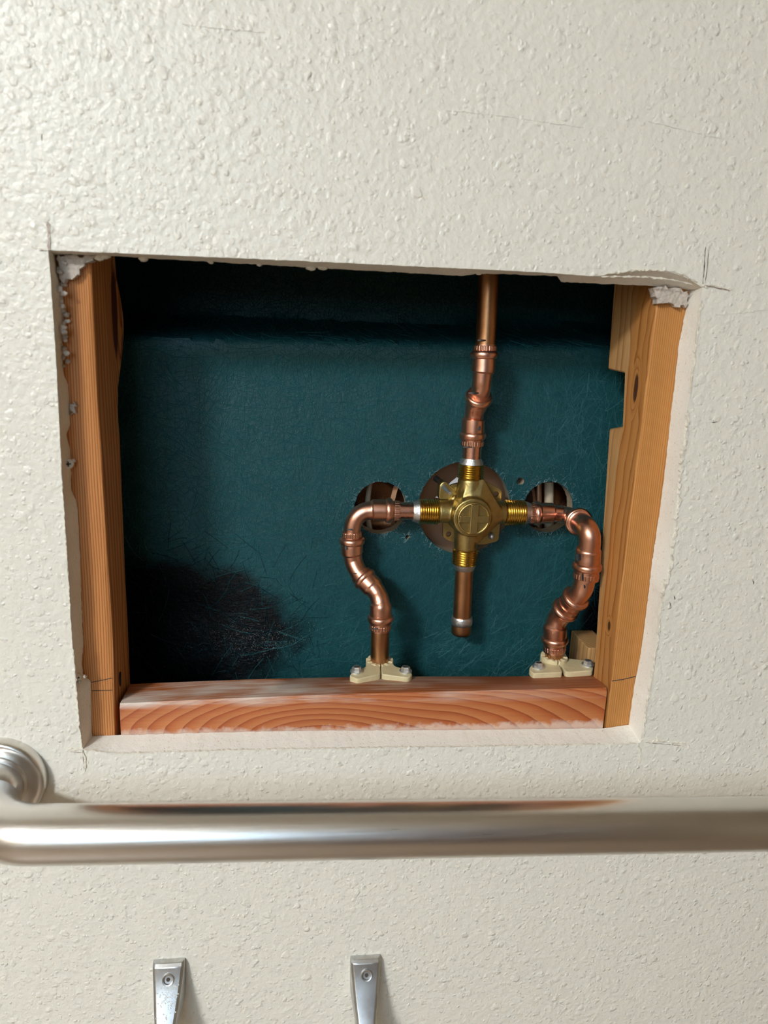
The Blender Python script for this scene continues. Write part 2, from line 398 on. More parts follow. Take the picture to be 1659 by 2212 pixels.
for nm, a, b, mt in (('wall_left', (RX0-0.1, RY0, 0), (RX0, TD, RZ1), 'room'), ('wall_right', (RX1, RY0, 0), (RX1+0.1, TD, RZ1), 'room'),
                     ('floor', (RX0-0.1, RY0-0.1, -0.1), (RX1+0.1, 0.4, 0), 'floor'), ('ceiling', (RX0-0.1, RY0-0.1, RZ1), (RX1+0.1, 0.4, RZ1+0.1), 'ceil')):
    tag(MB().box(a, b).build(nm, MAT[mt], smooth=False), kind='structure')
# back wall with a window opening
WX0, WX1, WZ0, WZ1 = -0.95, 0.05, 1.30, 2.30
v = slab([(RX0-0.1, 0), (RX1+0.1, 0), (RX1+0.1, RZ1), (RX0-0.1, RZ1)], [[(WX0, WZ0), (WX1, WZ0), (WX1, WZ1), (WX0, WZ1)]], RY0-0.1, RY0)
tag(v.build('wall_back', MAT['room'], smooth=False), kind='structure')
wf = slab([(WX0, WZ0), (WX1, WZ0), (WX1, WZ1), (WX0, WZ1)], [[(WX0+.03, WZ0+.03), (WX1-.03, WZ0+.03), (WX1-.03, WZ1-.03), (WX0+.03, WZ1-.03)]], RY0-0.07, RY0-0.01)
win = tag(wf.build('window_1', MAT['white'], smooth=False), kind='structure')
MB().box((WX0+.03, RY0-.06, WZ0+.03), (WX1-.03, RY0-.05, WZ1-.03)).build('pane', emit('daylit_pane', (0.6, 0.8, 1, 1), 0.8), win, smooth=False)
added_door = tag(MB().box((0.15, RY0, 0.0), (1.05, RY0+0.04, 2.05)).build('added_door_1', MAT['added_door'], smooth=False, bevel=0.004), kind='structure')  # unseen door, added to give the grab bar a dark reflection
for z0, z1 in ((0.18, 0.95), (1.08, 1.92)):
    MB().box((0.27, RY0+0.04, z0), (0.93, RY0+0.05, z1)).build('added_door_panel', MAT['added_door'], added_door, smooth=False, bevel=0.006)
LX, LY = -1.24, -1.95
lamp = thing('ceiling_lamp', (LX, LY, RZ1), 'square white ceiling light panel behind the camera', 'lamp')
sq = lambda r: [(LX-r, LY-r), (LX+r, LY-r), (LX+r, LY+r), (LX-r, LY+r)]
fr_ = slab(sq(.24), [sq(.21)], 0, 0.045)
fr_.v = [(x, z, RZ1-y) for x, y, z in fr_.v]; kid(fr_, 'frame', MAT['white'], lamp, smooth=False)
kid(MB().box((LX-.21, LY-.21, RZ1-.03), (LX+.21, LY+.21, RZ1-.02)), 'diffuser', emit('lamp_glow', (0.93, 0.97, 1, 1), 3), lamp, smooth=False)

# saw overcuts at the corners, torn paper and scuffs: parts of the wall
def groove(pts, w, name, mat, lift=0.0007, jit=0.4):
    """a jagged ridge of torn paper along pixels on the wall face"""
    P = [at(a, b, 0.0) for a, b in pts]; L = []
    for a, b in zip(P[:-1], P[1:]):
        k = max(1, int(np.linalg.norm(b-a)/0.0015)); L += [a+(b-a)*i/k for i in range(k)]
    L.append(P[-1]); L = np.array(L); n = len(L); tg = np.gradient(L, axis=0); tg /= np.linalg.norm(tg, axis=1)[:, None]
    nr = np.stack([-tg[:, 2], np.zeros(n), tg[:, 0]], 1)
    ww = w*(1+rng.normal(0, jit, n)).clip(0.3, 1.9); ww[0] *= .3; ww[-1] *= .3
    V = []
    for i in range(n):
        off = nr[i]*rng.normal(0, w*0.15)
        V += [L[i]-nr[i]*ww[i]/2+off+[0, 0.0008, 0], L[i]-nr[i]*ww[i]/4+off-[0, lift*rng.uniform(.3, 1), 0],
              L[i]+nr[i]*ww[i]/4+off-[0, lift*rng.uniform(.3, 1), 0], L[i]+nr[i]*ww[i]/2+off+[0, 0.0008, 0]]
    F = [[4*i+k, 4*i+k+1, 4*i+k+5, 4*i+k+4] for i in range(n-1) for k in range(3)]
    F += [[4*i+3, 4*i, 4*i+4, 4*i+7] for i in range(n-1)]
    return MB().add(V, F).build(name, MAT[mat], wall, smooth=False)
for pts, w, mt, lf in (([(103, 479), (104, 505), (105, 540)], .0026, 'kerf', .0002), ([(107, 484), (109, 540)], .0009, 'paper', .0009),
        ([(72, 537), (90, 539), (103, 541)], .0010, 'paper', .0008), ([(84, 541), (100, 543)], .0007, 'pencil', .0002),
        ([(1524, 532), (1521, 580), (1518, 618)], .0008, 'pencil', .0002), ([(1529, 530), (1525, 580), (1521, 614)], .0010, 'paper', .0006), ([(1531, 540), (1527, 585), (1523, 612)], .0005, 'pencil', .0002),
        ([(1512, 617), (1545, 620), (1579, 626)], .0022, 'paper', .0013), ([(1520, 617), (1550, 622), (1574, 627)], .0008, 'kerf', .0015),
        ([(1378, 1606), (1384, 1626), (1380, 1648)], .0016, 'paper', .0010), ([(1388, 1600), (1420, 1602), (1450, 1604), (1480, 1606)], .0026, 'paper', .0011), ([(1395, 1604), (1430, 1607), (1470, 1610)], .0008, 'kerf', .0004),
        ([(180, 1620), (183, 1640), (184, 1666)], .0020, 'paper', .0011), ([(178, 1622), (181, 1650), (182, 1664)], .0006, 'kerf', .0006), ([(145, 1618), (160, 1618), (180, 1618)], .0014, 'paper', .0010), ([(152, 1624), (176, 1625)], .0007, 'kerf', .0006)):
    groove(pts, w, 'saw_cut', mt, lf)
# torn paper lips along the opening
for pts, w, mt, lf in (
        ([(1486, 890), (1484, 930), (1475, 980), (1471, 1020), (1466, 1060), (1468, 1085), (1460, 1115), (1461, 1140), (1452, 1180), (1449, 1215), (1447, 1240), (1438, 1262), (1432, 1285)], .0026, 'paper', .0016),
        ([(1432, 1285), (1424, 1330), (1421, 1390), (1410, 1450), (1400, 1510), (1394, 1545), (1389, 1590)], .0016, 'paper', .0012),
        ([(1514, 655), (1508, 705), (1504, 745), (1497, 800), (1490, 850)], .0012, 'paper', .0010),
        ([(180, 1619), (240, 1627), (330, 1626), (500, 1620), (640, 1618), (800, 1615), (1000, 1613), (1180, 1610), (1380, 1606)], .0010, 'paper', .0006),
        ([(131, 1000), (139, 1110), (146, 1225), (152, 1320)], .0008, 'paper', .0005), ([(158, 1400), (166, 1500), (172, 1570), (178, 1612)], .0012, 'paper', .0009),
        ([(1310, 592), (1350, 586), (1409, 583), (1450, 586), (1480, 595), (1505, 610)], .0016, 'paper', .0012),
        ([(1292, 597), (1330, 597), (1400, 598), (1460, 605), (1498, 615)], .0009, 'paper', -.001)):
    groove(pts, w, 'torn_paper', mt, lf)
for pts in ([(90, 289), (91, 304)], [(1446, 1299), (1448, 1310)], [(1456, 1286), (1458, 1296)], [(1541, 908), (1542, 914)], [(1626, 1250), (1628, 1262)], [(1537, 913), (1549, 911)]):
    groove(pts, .0011, 'scuff_mark', 'pencil', .0002, .2)
for pts in ([(395, 52), (480, 62), (572, 70)], [(965, 238), (1100, 252), (1260, 276)], [(1400, 262), (1560, 300)], [(1545, 680), (1600, 676), (1659, 668)]):
    groove(pts, .0010, 'paint_scratch', 'wall', .0004, .2)

# ------------------------------------------------------------------ wood framing
WL = lin(224, 148, 82); WD = lin(150, 82, 36); WO = lin(232, 160, 92)
def prof_stud(name, xin, xout, prof, fprof, mat, label):
    """prof: (px,py) pixels of the back edge on the face x = xin; fprof: pixels of its front edge at y = TD"""
    inner = []
    Pf = [at(a, b, TD) for a, b in fprof]; Pb = [atx(a, b, xin) for a, b in prof]
    return Pf, Pb
# left stud
zt, zl = 1.50, 0.78
Pb = [atx(a, b, 0.0) for a, b in [(250, 554), (254, 600), (263, 645), (269, 690), (269.5, 720), (265, 775), (257, 835), (257, 900), (261, 945), (266, 1080), (272, 1238), (277, 1330), (283, 1474)]]
fx = [at(a, b, TD) for a, b in [(195, 568), (199, 677), (203, 767), (207, 858), (216, 967), (225, 1111), (232, 1238), (242, 1408), (247, 1582)]]
zs = np.concatenate([[zt], np.linspace(1.305, 0.965, 60), [zl]])
fz = np.array([p[2] for p in fx])[::-1]; fxx = np.array([p[0] for p in fx])[::-1]
bz = np.array([p[2] for p in Pb])[::-1]; by = np.array([p[1] for p in Pb])[::-1]
mb = MB(); V = []
for z in zs:
    xf = float(np.interp(z, fz, fxx)); yb = float(np.interp(z, bz, by))
    ch = 0.0025+0.0012*math.sin(z*37)
    V += [(-0.040, TD+0.0005, z), (xf-ch, TD+0.0005, z), (xf, TD+0.0005+ch*0.8, z), (0.0, yb-0.003, z), (-0.004, yb, z), (-0.040, yb, z)]
F = [[6*i+k, 6*i+(k+1) % 6, 6*(i+1)+(k+1) % 6, 6*(i+1)+k] for i in range(len(zs)-1) for k in range(6)]+[list(range(6)), list(range(6*len(zs)-6, 6*len(zs)))[::-1]]
org = np.array([-0.02, 0.05, zl])
kc = atx(248, 672, 0.0)-org
orange = [(0.0, lin(216, 152, 94)), (0.55, lin(208, 140, 80)), (0.84, lin(176, 104, 54)), (0.95, lin(142, 76, 36)), (1.0, lin(206, 136, 78))]
lw = wood_mat('orange_stud_wood', orange, 1.0, 0.22, 0.0, 640, 0.0028, knots=[(T(kc), (0.02, 0.0085, 0.034), lin(92, 46, 34))])
lstud = tag(mb.add(V, F).build('wall_stud', lw.m, origin=org, angle=40), 'orange wooden stud with a long dark knot on the left side of the opening', 'stud')
def mark(pts, y, parent, name, mat='pencil', w=0.0007, xplane=None):
    P = [at(a, b, y) if xplane is None else atx(a, b, xplane) for a, b in pts]; n = len(P)
    mb = MB().sweep(P, [w/2]*n, 6); return kid(mb, name, MAT[mat], parent)
mark([(197, 1474), (218, 1470), (240, 1465)], TD+0.0006, lstud, 'pencil_line'); mark([(198, 1492), (241, 1491)], TD+0.0006, lstud, 'pencil_line')
def blob(p, r, name, mat, parent, seed=0, squash=(1, 1, 1), n=10):
    rs = np.random.default_rng(seed); bm = bmesh.new(); bmesh.ops.create_icosphere(bm, subdivisions=2, radius=1.0)
    V = [np.array(v.co)*(1+rs.normal(0, 0.13))*r*np.array(squash)+p for v in bm.verts]; F = [[v.index for v in f.verts] for f in bm.faces]; bm.free()
    mb = MB().add(V, F); return kid(mb, name, mat, parent, angle=60)
blob(atx(259, 1466, 0.0), 0.0036, 'nail_head', MAT['dark'], lstud, 3, (0.25, 0.7, 1.5))
# cross board
bA = at(258, 1523, TD+.001); bB = at(1312, 1489, TD+.001); bC = at(1283, 1455, TD+.039); bD = at(283, 1475, TD+.039)
dn = np.array([0, 0, -0.085]); n = 24; V = []
for i in range(n+1):
    s_ = i/n; f_ = bA+(bB-bA)*s_; b_ = bD+(bC-bD)*s_
    b_ = b_+np.array([0, 0, 0.0022*math.sin(math.pi*min(1, s_*1.25))]); f_ = f_+np.array([0, 0, 0.0022*math.sin(math.pi*s_)*(1-.5*s_)])
    x0 = f_[0]
    V += [f_+dn, f_-[0, 0, .0025], f_+[0, .0018, .0003], b_-[0, .002, 0], b_-[0, 0, .002], b_+dn]
F = [[6*i+k, 6*i+(k+1) % 6, 6*(i+1)+(k+1) % 6, 6*(i+1)+k] for i in range(n) for k in range(6)]+[list(range(6)), list(range(6*n, 6*n+6))[::-1]]
org = (bA+bB)/2+dn
arch = at(690, 1600, TD)-org
def rings(m_, x, y, z):
    dx = m_.math('SUBTRACT', x, float(arch[0])); dx = m_.math('MULTIPLY', dx, m_.math('SUBTRACT', 1.0, m_.math('MULTIPLY', m_.gray(dx, 0.0, 0.10), 0.42)))
    dx = m_.math('MULTIPLY', dx, 0.40)
    dz = m_.math('ADD', m_.math('SUBTRACT', z, float(arch[2])), m_.math('MULTIPLY', m_.math('SUBTRACT', y, float(arch[1])), 1.5))
    return m_.math('SQRT', m_.math('ADD', m_.math('MULTIPLY', dx, dx), m_.math('MULTIPLY', dz, dz)))
red = [(0.0, lin(186, 116, 68)), (0.5, lin(176, 102, 56)), (0.80, lin(166, 86, 40)), (0.94, lin(142, 68, 32)), (1.0, lin(194, 126, 76))]
bw = wood_mat('red_board_wood', red, 0.0, 0.0, 1e-6, 215, 0.0024, extra=rings)
bx_, by2, bz2 = bw.sep(); oldc = bw.b.inputs['Base Color'].links[0].from_socket
str_ = bw.noise(1.0, 4, 0.7, v=bw.map(scale=(16, 260, 260))); pat = bw.noise(1.0, 2, 0.5, v=bw.map(scale=(14, 30, 1)))
tp = bw.gray(bz2, 0.0795, 0.0825); lf_ = bw.math('SUBTRACT', 1.0, bw.gray(bx_, 0.0, 0.10))
dust_t = bw.math('MULTIPLY', bw.math('MULTIPLY', tp, bw.gray(bw.math('ADD', bw.math('MULTIPLY', str_, 0.6), pat), 0.72, 0.98)), bw.math('ADD', bw.math('MULTIPLY', lf_, 0.75), 0.2))
lowz = float(at(700, 1577, TD)[2]-org[2])
dust_b = bw.math('MULTIPLY', bw.math('SUBTRACT', 1.0, bw.gray(bw.math('ADD', bz2, bw.math('MULTIPLY', bw.math('SUBTRACT', bw.noise(120, 4, 0.6), 0.5), 0.014)), lowz-.001, lowz+0.003)), 0.55)
bw.color(bw.mix(bw.math('MAXIMUM', dust_t, dust_b), oldc, (0.74, 0.66, 0.57, 1)))
board = tag(MB().add(V, F).build('cross_brace', bw.m, origin=org, angle=40), 'reddish wooden cross brace with arched grain along the bottom of the opening', 'board')
# right stud with a notch in its back edge
XR = 0.368
Rb = [atx(a, b, XR) for a, b in [(1327, 600), (1313, 798)]]+[atx(1349, 806, XR), atx(1344, 921, XR)]+[atx(1316, 926, XR), atx(1303, 1126, XR), atx(1286, 1400, XR), atx(1284, 1445, XR)]
side = [(TD+.0005, 1.5)]+[(Rb[0][1], 1.5)]+[(p[1], p[2]) for p in Rb]+[(Rb[-1][1], 0.78), (TD+.0005, 0.78)]
fr = [at(a, b, TD) for a, b in [(1422, 640), (1409, 719), (1399, 812), (1388, 918), (1372, 1030), (1359, 1126), (1345, 1250), (1330, 1390), (1311, 1573)]]
frz = np.array([p[2] for p in fr])[::-1]; frx = np.array([p[0] for p in fr])[::-1]
mb = MB(); org = np.array([0.388, 0.05, 0.78])
zs = [1.5]+list(np.linspace(1.31, 0.96, 50))+[0.78]
# outline of the side face, dense along the front edge
poly = [(p[0], p[1]) for p in side[1:-1]]
fe = [(TD+.0005, z) for z in zs][::-1]
poly = poly+fe
A = []
for (y, z) in poly:
    dx = float(np.interp(z, frz, frx))-XR if y < TD+.002 else 0.0
    A.append((XR+dx, y, z))
B = [(0.409, y, z) for (y, z) in poly]
v2, t2, lp = sheet([(y, z) for y, z in poly], [])
mb.add(A+B, []); nA = len(A)
idx = {}
V2 = [(XR+(float(np.interp(z, frz, frx))-XR if y < TD+.002 else 0), y, z) for y, z in v2]
mb = MB(); nn = len(V2); mb.add(V2+[(0.409, y, z) for y, z in v2], [])
for f in t2: mb.f += [f, [i+nn for i in f][::-1]]; mb.mi += [0, 0]
for i in range(len(lp[0])):
    a, b = lp[0][i], lp[0][(i+1) % len(lp[0])]; mb.f.append([a, b, b+nn, a+nn]); mb.mi.append(0)
tan = [(0.0, lin(202, 160, 108)), (0.55, lin(196, 150, 96)), (0.84, lin(182, 132, 78)), (0.95, lin(158, 106, 58)), (1.0, lin(198, 152, 100))]
k1 = atx(1375, 838, XR)-org; k2 = atx(1317, 1352, XR)-org
rw = wood_mat('tan_stud_wood', tan, 1.0, 0.12, 0.0, 640, 0.0022, knots=[(T(k1), (.01, .0038, .0115), lin(84, 58, 48)), (T(k2), (.01, .0028, .0045), lin(88, 66, 40))])
xs_, ys_, zs_ = rw.sep(); old = rw.b.inputs['Base Color'].links[0].from_socket
om = rw.n('ShaderNodeMix', data_type='RGBA', blend_type='MULTIPLY'); om.inputs[7].default_value = (0.94, 0.74, 0.50, 1); rw.l(old, om.inputs[6])
rw.l(rw.math('SUBTRACT', 1.0, rw.gray(rw.math('ADD', ys_, rw.math('MULTIPLY', rw.noise(60, 3), 0.008)), float(TD+.004-org[1]), float(TD+.008-org[1]))), om.inputs[0]); rw.color(om.outputs[2])
rstud = tag(mb.build('wall_stud', rw.m, origin=org, angle=30, bevel=0.0012), 'tan wooden stud with a square notch on the right side of the opening', 'stud')
mark([(1322, 1471), (1345, 1468), (1373, 1461)], TD+0.0004, rstud, 'pencil_line')
# wood offcut behind the right stud
o0 = at(1253, 1441, 0.088); o1 = at(1256, 1385, 0.088)
blk = MB().box((o1[0], 0.074, o0[2]-0.05), (0.392, 0.112, o1[2])).build('wood_block', wood_mat('block_wood', tan, 1.0, 0.5, 0.0, 300).m, origin=np.array([0.385, 0.09, o0[2]-.05]), smooth=False, bevel=0.0008)
tag(blk, 'short wood offcut standing behind the right stud above the brace', 'block')

# plaster left on the studs, wall screws in the cut
def remnant(pts, y0, y1, name, parent, jit=0.0008):
    P = []
    for (a, b), (c, d) in zip(pts, pts[1:]+pts[:1]):
        k = max(1, int(math.hypot(c-a, d-b)/5)); P += [(a+(c-a)*i/k, b+(d-b)*i/k) for i in range(k)]
    A = [at(a, b, y0)+rng.normal(0, jit, 3) for a, b in P]; B = [at(a, b, y0)*[1, 0, 1]+[0, y1, 0] for a, b in P]
    ol = [(a[0], a[2]) for a in A]
    xs = [p[0] for p in ol]; zs_ = [p[1] for p in ol]
    ins = [(x, z) for x in np.arange(min(xs), max(xs), .0025) for z in np.arange(min(zs_), max(zs_), .0025) if inside((x, z), ol)]
    mbr = slab(ol, [], y0, y1, pts=ins, yf=lambda x, z: .0009*math.sin(x*900+z*300)*math.cos(z*700))
    return mbr.build(name, MAT['crust'], parent, angle=45)
remnant([(119, 552), (200, 552), (196, 562), (180, 574), (170, 582), (163, 600), (140, 603), (134, 620), (128, 600)], TD-.004, TD+.003, 'plaster_remnant', wall)
remnant([(1412, 622), (1440, 620), (1487, 628), (1484, 662), (1460, 656), (1441, 654), (1424, 657), (1417, 640)], TD-.004, TD+.003, 'plaster_remnant', wall)
remnant([(152, 880), (160, 866), (167, 874), (160, 890), (153, 896)], TD-.002, TD+.002, 'plaster_remnant', wall)
for i in range(26):
    y_ = 560+(i/26)**1.0*240; b = at(rng.uniform(128, 142)+(y_-560)*0.02, y_, TD*rng.uniform(.5, .95))
    blob(b, rng.uniform(.0008, .0019), 'plaster_crumb', MAT['crust'], wall, i+50, (1.2, .8, 1))
for px, py, r in ((212, 552, .003), (226, 551, .0028), (216, 558, .002), (310, 559, .0022), (671, 578, .0024), (697, 577, .0026), (455, 566, .0015), (1035, 590, .0016), (560, 572, .0012), (146, 694, .0016)):
    blob(at(px, py, TD*0.9), r, 'plaster_crumb', MAT['paper'], wall, int(px), (1.3, .7, .8))
def wscrew(px, py, y, label, tilt):
    p = at(px, py, y); sc = thing('drywall_screw', p, label, 'screw')
    a = np.array(tilt, float); a /= np.linalg.norm(a)
    kid(MB().sweep([p+a*t for t in (-.0005, .0006, .0022, .006, .012)], [.0030, .0038, .0036, .0017, .0016], 18), 'head', MAT['zinc'], sc)
    u = np.cross(a, [0, 0, 1]); u /= np.linalg.norm(u); w_ = np.cross(a, u); mb = MB()
    for q in (u, w_):
        r_ = np.cross(a, q); mb.add([p-a*.0008+q*s1*.0016+r_*s2*.0003+a*s3*.0006 for s1 in (-1, 1) for s2 in (-1, 1) for s3 in (-1, 1)], [[0, 1, 3, 2], [4, 6, 7, 5], [0, 4, 5, 1], [2, 3, 7, 6], [0, 2, 6, 4], [1, 5, 7, 3]])
    kid(mb, 'cross_recess', MAT['dark'], sc, smooth=False)
    for i in range(5): blob(p+rng.normal(0, .002, 3), .0012, 'plaster_crumb', MAT['crust'], sc, i+9)
    return sc
wscrew(147, 1002, 0.010, 'dusty drywall screw in the middle of the left cut edge', (-.45, 1, 0))
wscrew(165, 1464, 0.006, 'dull drywall screw near the lower left corner of the opening', (-.8, 1, 0))

# ------------------------------------------------------------------ teal tub surround behind
YP = 0.118; PT = 0.013
ledge = [at(283, 716, YP), at(700, 727, YP), at(1320, 742, YP)]
def ledge_z(x): return float(np.interp(x, [p[0] for p in ledge], [p[2] for p in ledge]))
def panel_y(x, z):
    d = z-ledge_z(x)
    t_ = min(1, max(0, (d+0.004)/0.020)); st = t_*t_*(3-2*t_)
    soft = 0.0035*math.exp(-((d+0.012)/0.012)**2)
    wave = 0.0012*math.sin(x*23+1)*math.sin(z*19)
    left = 0.012*max(0, (0.03-x)/0.1)**2
    low = 0.016*max(0, min(1, (0.10-(x-0.0))/0.1))*max(0, min(1, (1.085-z)/0.06))
    return 0.10*st+soft*-1+wave+left+low
hc = {}
def pc(px, py): p = at(px, py, YP); return (p[0], p[2])
pp = at(1000, 1100, YP); mpp = depth(pp)/FPX          # metres per pixel on the panel
holes = [circle(*pc(822, 1097), 56*mpp*1.0, 56, .00025, 57*mpp), circle(*pc(1003, 1098), 101*mpp, 72, .0003, 103*mpp), circle(*pc(1184, 1096), 55*mpp, 56, .00025, 57*mpp), circle(*pc(1124, 1040), 8.5*mpp, 16), circle(*pc(880, 1160), 4.5*mpp, 12, .0003)]
px0, px1, pz0, pz1 = -0.22, 0.60, 0.80, 1.52
gx = np.arange(px0+.01, px1, .0085); gz = np.concatenate([np.arange(pz0+.01, 1.20, .0085), np.arange(1.20, 1.275, .003), np.arange(1.275, pz1, .0085)])
pts = [(x+rng.normal(0, .001), z+rng.normal(0, .0006)) for x in gx for z in gz]
pts = [p for p in pts if not any(inside(p, h) for h in holes) and min(min((p[0]-a)**2+(p[1]-b)**2 for a, b in h) for h in holes) > 4e-6]
m = NT('teal_fibreglass', 0.33, 0, 0.28)
nz = m.noise(55, 4, 0.6); nb = m.noise(9, 3)
teal = m.mix(nz, (0.005, 0.046, 0.053, 1), (0.011, 0.076, 0.083, 1))
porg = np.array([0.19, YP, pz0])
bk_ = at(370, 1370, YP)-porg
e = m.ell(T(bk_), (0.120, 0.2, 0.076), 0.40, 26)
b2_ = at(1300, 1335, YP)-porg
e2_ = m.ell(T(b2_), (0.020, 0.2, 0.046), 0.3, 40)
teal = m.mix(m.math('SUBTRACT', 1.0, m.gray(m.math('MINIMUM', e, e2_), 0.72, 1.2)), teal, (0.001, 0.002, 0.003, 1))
m.color(teal); fibre_n = m.noise(1.0, 3, 0.7, v=m.map(scale=(160, 160, 420), rot=(0, .6, 0))); fib2 = m.noise(1.0, 3, 0.7, v=m.map(scale=(420, 160, 150), rot=(0, .5, 0)))
m.bump(m.math('ADD', m.math('ADD', fibre_n, fib2), m.math('MULTIPLY', m.noise(120, 3), 0.6)), 0.0006)
m.rough(m.math('ADD', m.math('MULTIPLY', nz, 0.3), 0.30))
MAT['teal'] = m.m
MAT['fibre'] = plain('resin_fibre', (0.019, 0.104, 0.114, 1), 0.3, spec=0.6)
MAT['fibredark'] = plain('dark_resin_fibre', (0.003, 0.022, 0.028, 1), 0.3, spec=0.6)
MAT['fibrelight'] = plain('dry_glass_fibre', (0.08, 0.20, 0.22, 1), 0.4)
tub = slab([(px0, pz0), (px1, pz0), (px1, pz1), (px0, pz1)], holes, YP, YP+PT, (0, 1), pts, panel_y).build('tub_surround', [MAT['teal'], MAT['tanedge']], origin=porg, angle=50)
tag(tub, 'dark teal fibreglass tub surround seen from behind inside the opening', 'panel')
cen = [(*pc(822, 1097), 56*mpp), (*pc(1003, 1098), 102*mpp), (*pc(1184, 1096), 56*mpp), (*pc(1124, 1040), 8.5*mpp), (*pc(880, 1160), 4.5*mpp)]
def free(x, z, mg=0.0): return all(math.hypot(x-a, z-b) > r+mg for a, b, r in cen)
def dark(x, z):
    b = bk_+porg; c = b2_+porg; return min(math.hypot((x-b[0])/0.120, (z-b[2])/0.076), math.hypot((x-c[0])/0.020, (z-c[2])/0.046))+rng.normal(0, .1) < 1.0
def fibres(num, r0, r1, lmin, lmax, mat, name, where, proud=0.3, curve=0.5, skipdark=True):
    mb = MB(); c = 0
    while c < num:
        x, z, ang = where()
        L = rng.uniform(lmin, lmax); k = 4; bend = rng.normal(0, curve); r = rng.uniform(r0, r1)
        P = []; a = ang
        cx_, cz_ = x, z
        for i in range(k):
            P.append((cx_, cz_)); cx_ += math.cos(a)*L/(k-1); cz_ += math.sin(a)*L/(k-1); a += bend/(k-1)
        if not all(free(q[0], q[1]) for q in P): continue
        if skipdark and dark(x, z) and rng.random() < 0.93: continue
        V = []
        for i, (a_, b_) in enumerate(P):
            y_ = YP+panel_y(a_, b_); dx = P[min(i+1, k-1)][0]-P[max(i-1, 0)][0]; dz = P[min(i+1, k-1)][1]-P[max(i-1, 0)][1]; l_ = math.hypot(dx, dz)+1e-9
            nx, nz_ = -dz/l_*r, dx/l_*r
            V += [(a_+nx, y_+.0001, b_+nz_), (a_, y_-r*proud*2-.00005, b_), (a_-nx, y_+.0001, b_-nz_)]
        mb.add(V, [[3*i+q, 3*i+q+1, 3*i+q+4, 3*i+q+3] for i in range(k-1) for q in range(2)]); c += 1
    o = kid(mb, name, MAT[mat], tub, smooth=True, angle=80); o['kind'] = 'stuff'; return o
vx0, vx1, vz0, vz1 = -0.02, 0.42, 0.955, 1.335
anyw = lambda: (rng.uniform(vx0, vx1), rng.uniform(vz0, vz1), rng.uniform(0, 2*math.pi))
fibres(5200, .00016, .00030, .010, .036, 'fibre', 'glass_fibres', anyw, 0.35, 0.3)
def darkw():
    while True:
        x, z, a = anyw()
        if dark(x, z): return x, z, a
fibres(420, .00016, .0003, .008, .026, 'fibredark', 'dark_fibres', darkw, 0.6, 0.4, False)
def clus():
    a, b = [(1270, 905), (1230, 905), (1110, 980), (700, 1390), (1000, 1400), (330, 720), (1240, 960), (860, 1010)][rng.integers(8)]
    q = pc(a, b); return (q[0]+rng.normal(0, .022), q[1]+rng.normal(0, .018), rng.uniform(0, 2*math.pi))
fibres(260, .00011, .0002, .007, .020, 'fibrelight', 'dry_fibres', clus, 0.5, 0.25)
def rimf():
    a, b, r = cen[rng.choice([0, 1, 2, 4], p=[.3, .35, .3, .05])]; t_ = rng.uniform(0, 2*math.pi); q = r+.0003
    return (a+q*math.cos(t_), b+q*math.sin(t_), t_+rng.normal(0, .9))
fibres(300, .00010, .00022, .0012, .005, 'fray', 'frayed_rim', rimf, 0.8, 0.4)
# dust caught on the fibre mat
mb = MB()
for i in range(3200):
    if rng.random() < 0.55:
        a, b, r = cen[rng.choice([0, 1, 2])]; t_ = rng.uniform(0, 2*math.pi); q = r+abs(rng.normal(0, .010)); x, z = a+q*math.cos(t_), b+q*math.sin(t_)
    elif rng.random() < .6: q = pc(560, 1385); x, z = q[0]+rng.normal(0, .028), q[1]+rng.normal(0, .009)
    else: x, z = rng.uniform(vx0, vx1), rng.uniform(vz0, vz1)
    if not free(x, z, .0005): continue
    y_ = YP+panel_y(x, z)-.0003; s_ = rng.uniform(.00008, .00026); t_ = rng.uniform(0, 6)
    mb.add([(x+s_*math.cos(t_+k*2.09), y_, z+s_*math.sin(t_+k*2.09)) for k in range(3)]+[(x, y_-s_, z)], [[0, 1, 3], [1, 2, 3], [2, 0, 3]])
o = kid(mb, 'dust_specks', MAT['dust'], tub, smooth=False); o['kind'] = 'stuff'

# trim seen through the holes
def dish(px, py, y, r, dep, name, mat, label, cat='trim plate', shape=2.0):
    c = at(px, py, y); t_ = thing(name, c, label, cat); P = []; R_ = []
    prof = [(r, 0), (r*1.04, .002), (r*1.0, dep*.25), (r*.92, dep*.6), (r*.78, dep*.86), (r*.5, dep*.98), (r*.02, dep)]
    mb = MB().sweep([c+[0, d, 0] for _, d in prof], [q for q, _ in prof], 48, caps=False)
    mb.sweep([c+[0, d+.0015, 0] for _, d in prof], [q+.001 for q, _ in prof], 48, caps=False)
    kid(mb, 'plate', mat, t_, angle=60); return t_, c
d1, c1 = dish(1003, 1100, YP+PT+.002, .062, .026, 'valve_trim_plate', MAT['bronze'], 'bronze coloured trim plate behind the large centre hole')
kid(MB().add([at(a, b, YP+PT+.008) for a, b in [(968, 1078), (940, 1075), (975, 1040), (1000, 1020), (1010, 1040)]]+[at(a, b, YP+PT+.010) for a, b in [(968, 1078), (940, 1075), (975, 1040), (1000, 1020), (1010, 1040)]], [[0, 1, 2, 3, 4], [9, 8, 7, 6, 5]]+[[i, (i+1) % 5, 5+(i+1) % 5, 5+i] for i in range(5)]), 'plastic_shield', MAT['white'], d1, smooth=False)
dmat = metal('dark_bronze', (0.20, 0.10, 0.055, 1), 0.28, 0.2, 60)
d2, c2 = dish(822, 1100, YP+PT+.001, .033, .034, 'handle_trim_cup', dmat, 'dark glossy trim cup behind the round hole left of the valve')
d3, c3 = dish(1186, 1100, YP+PT+.001, .033, .034, 'handle_trim_cup', dmat, 'dark glossy trim cup behind the round hole right of the valve')
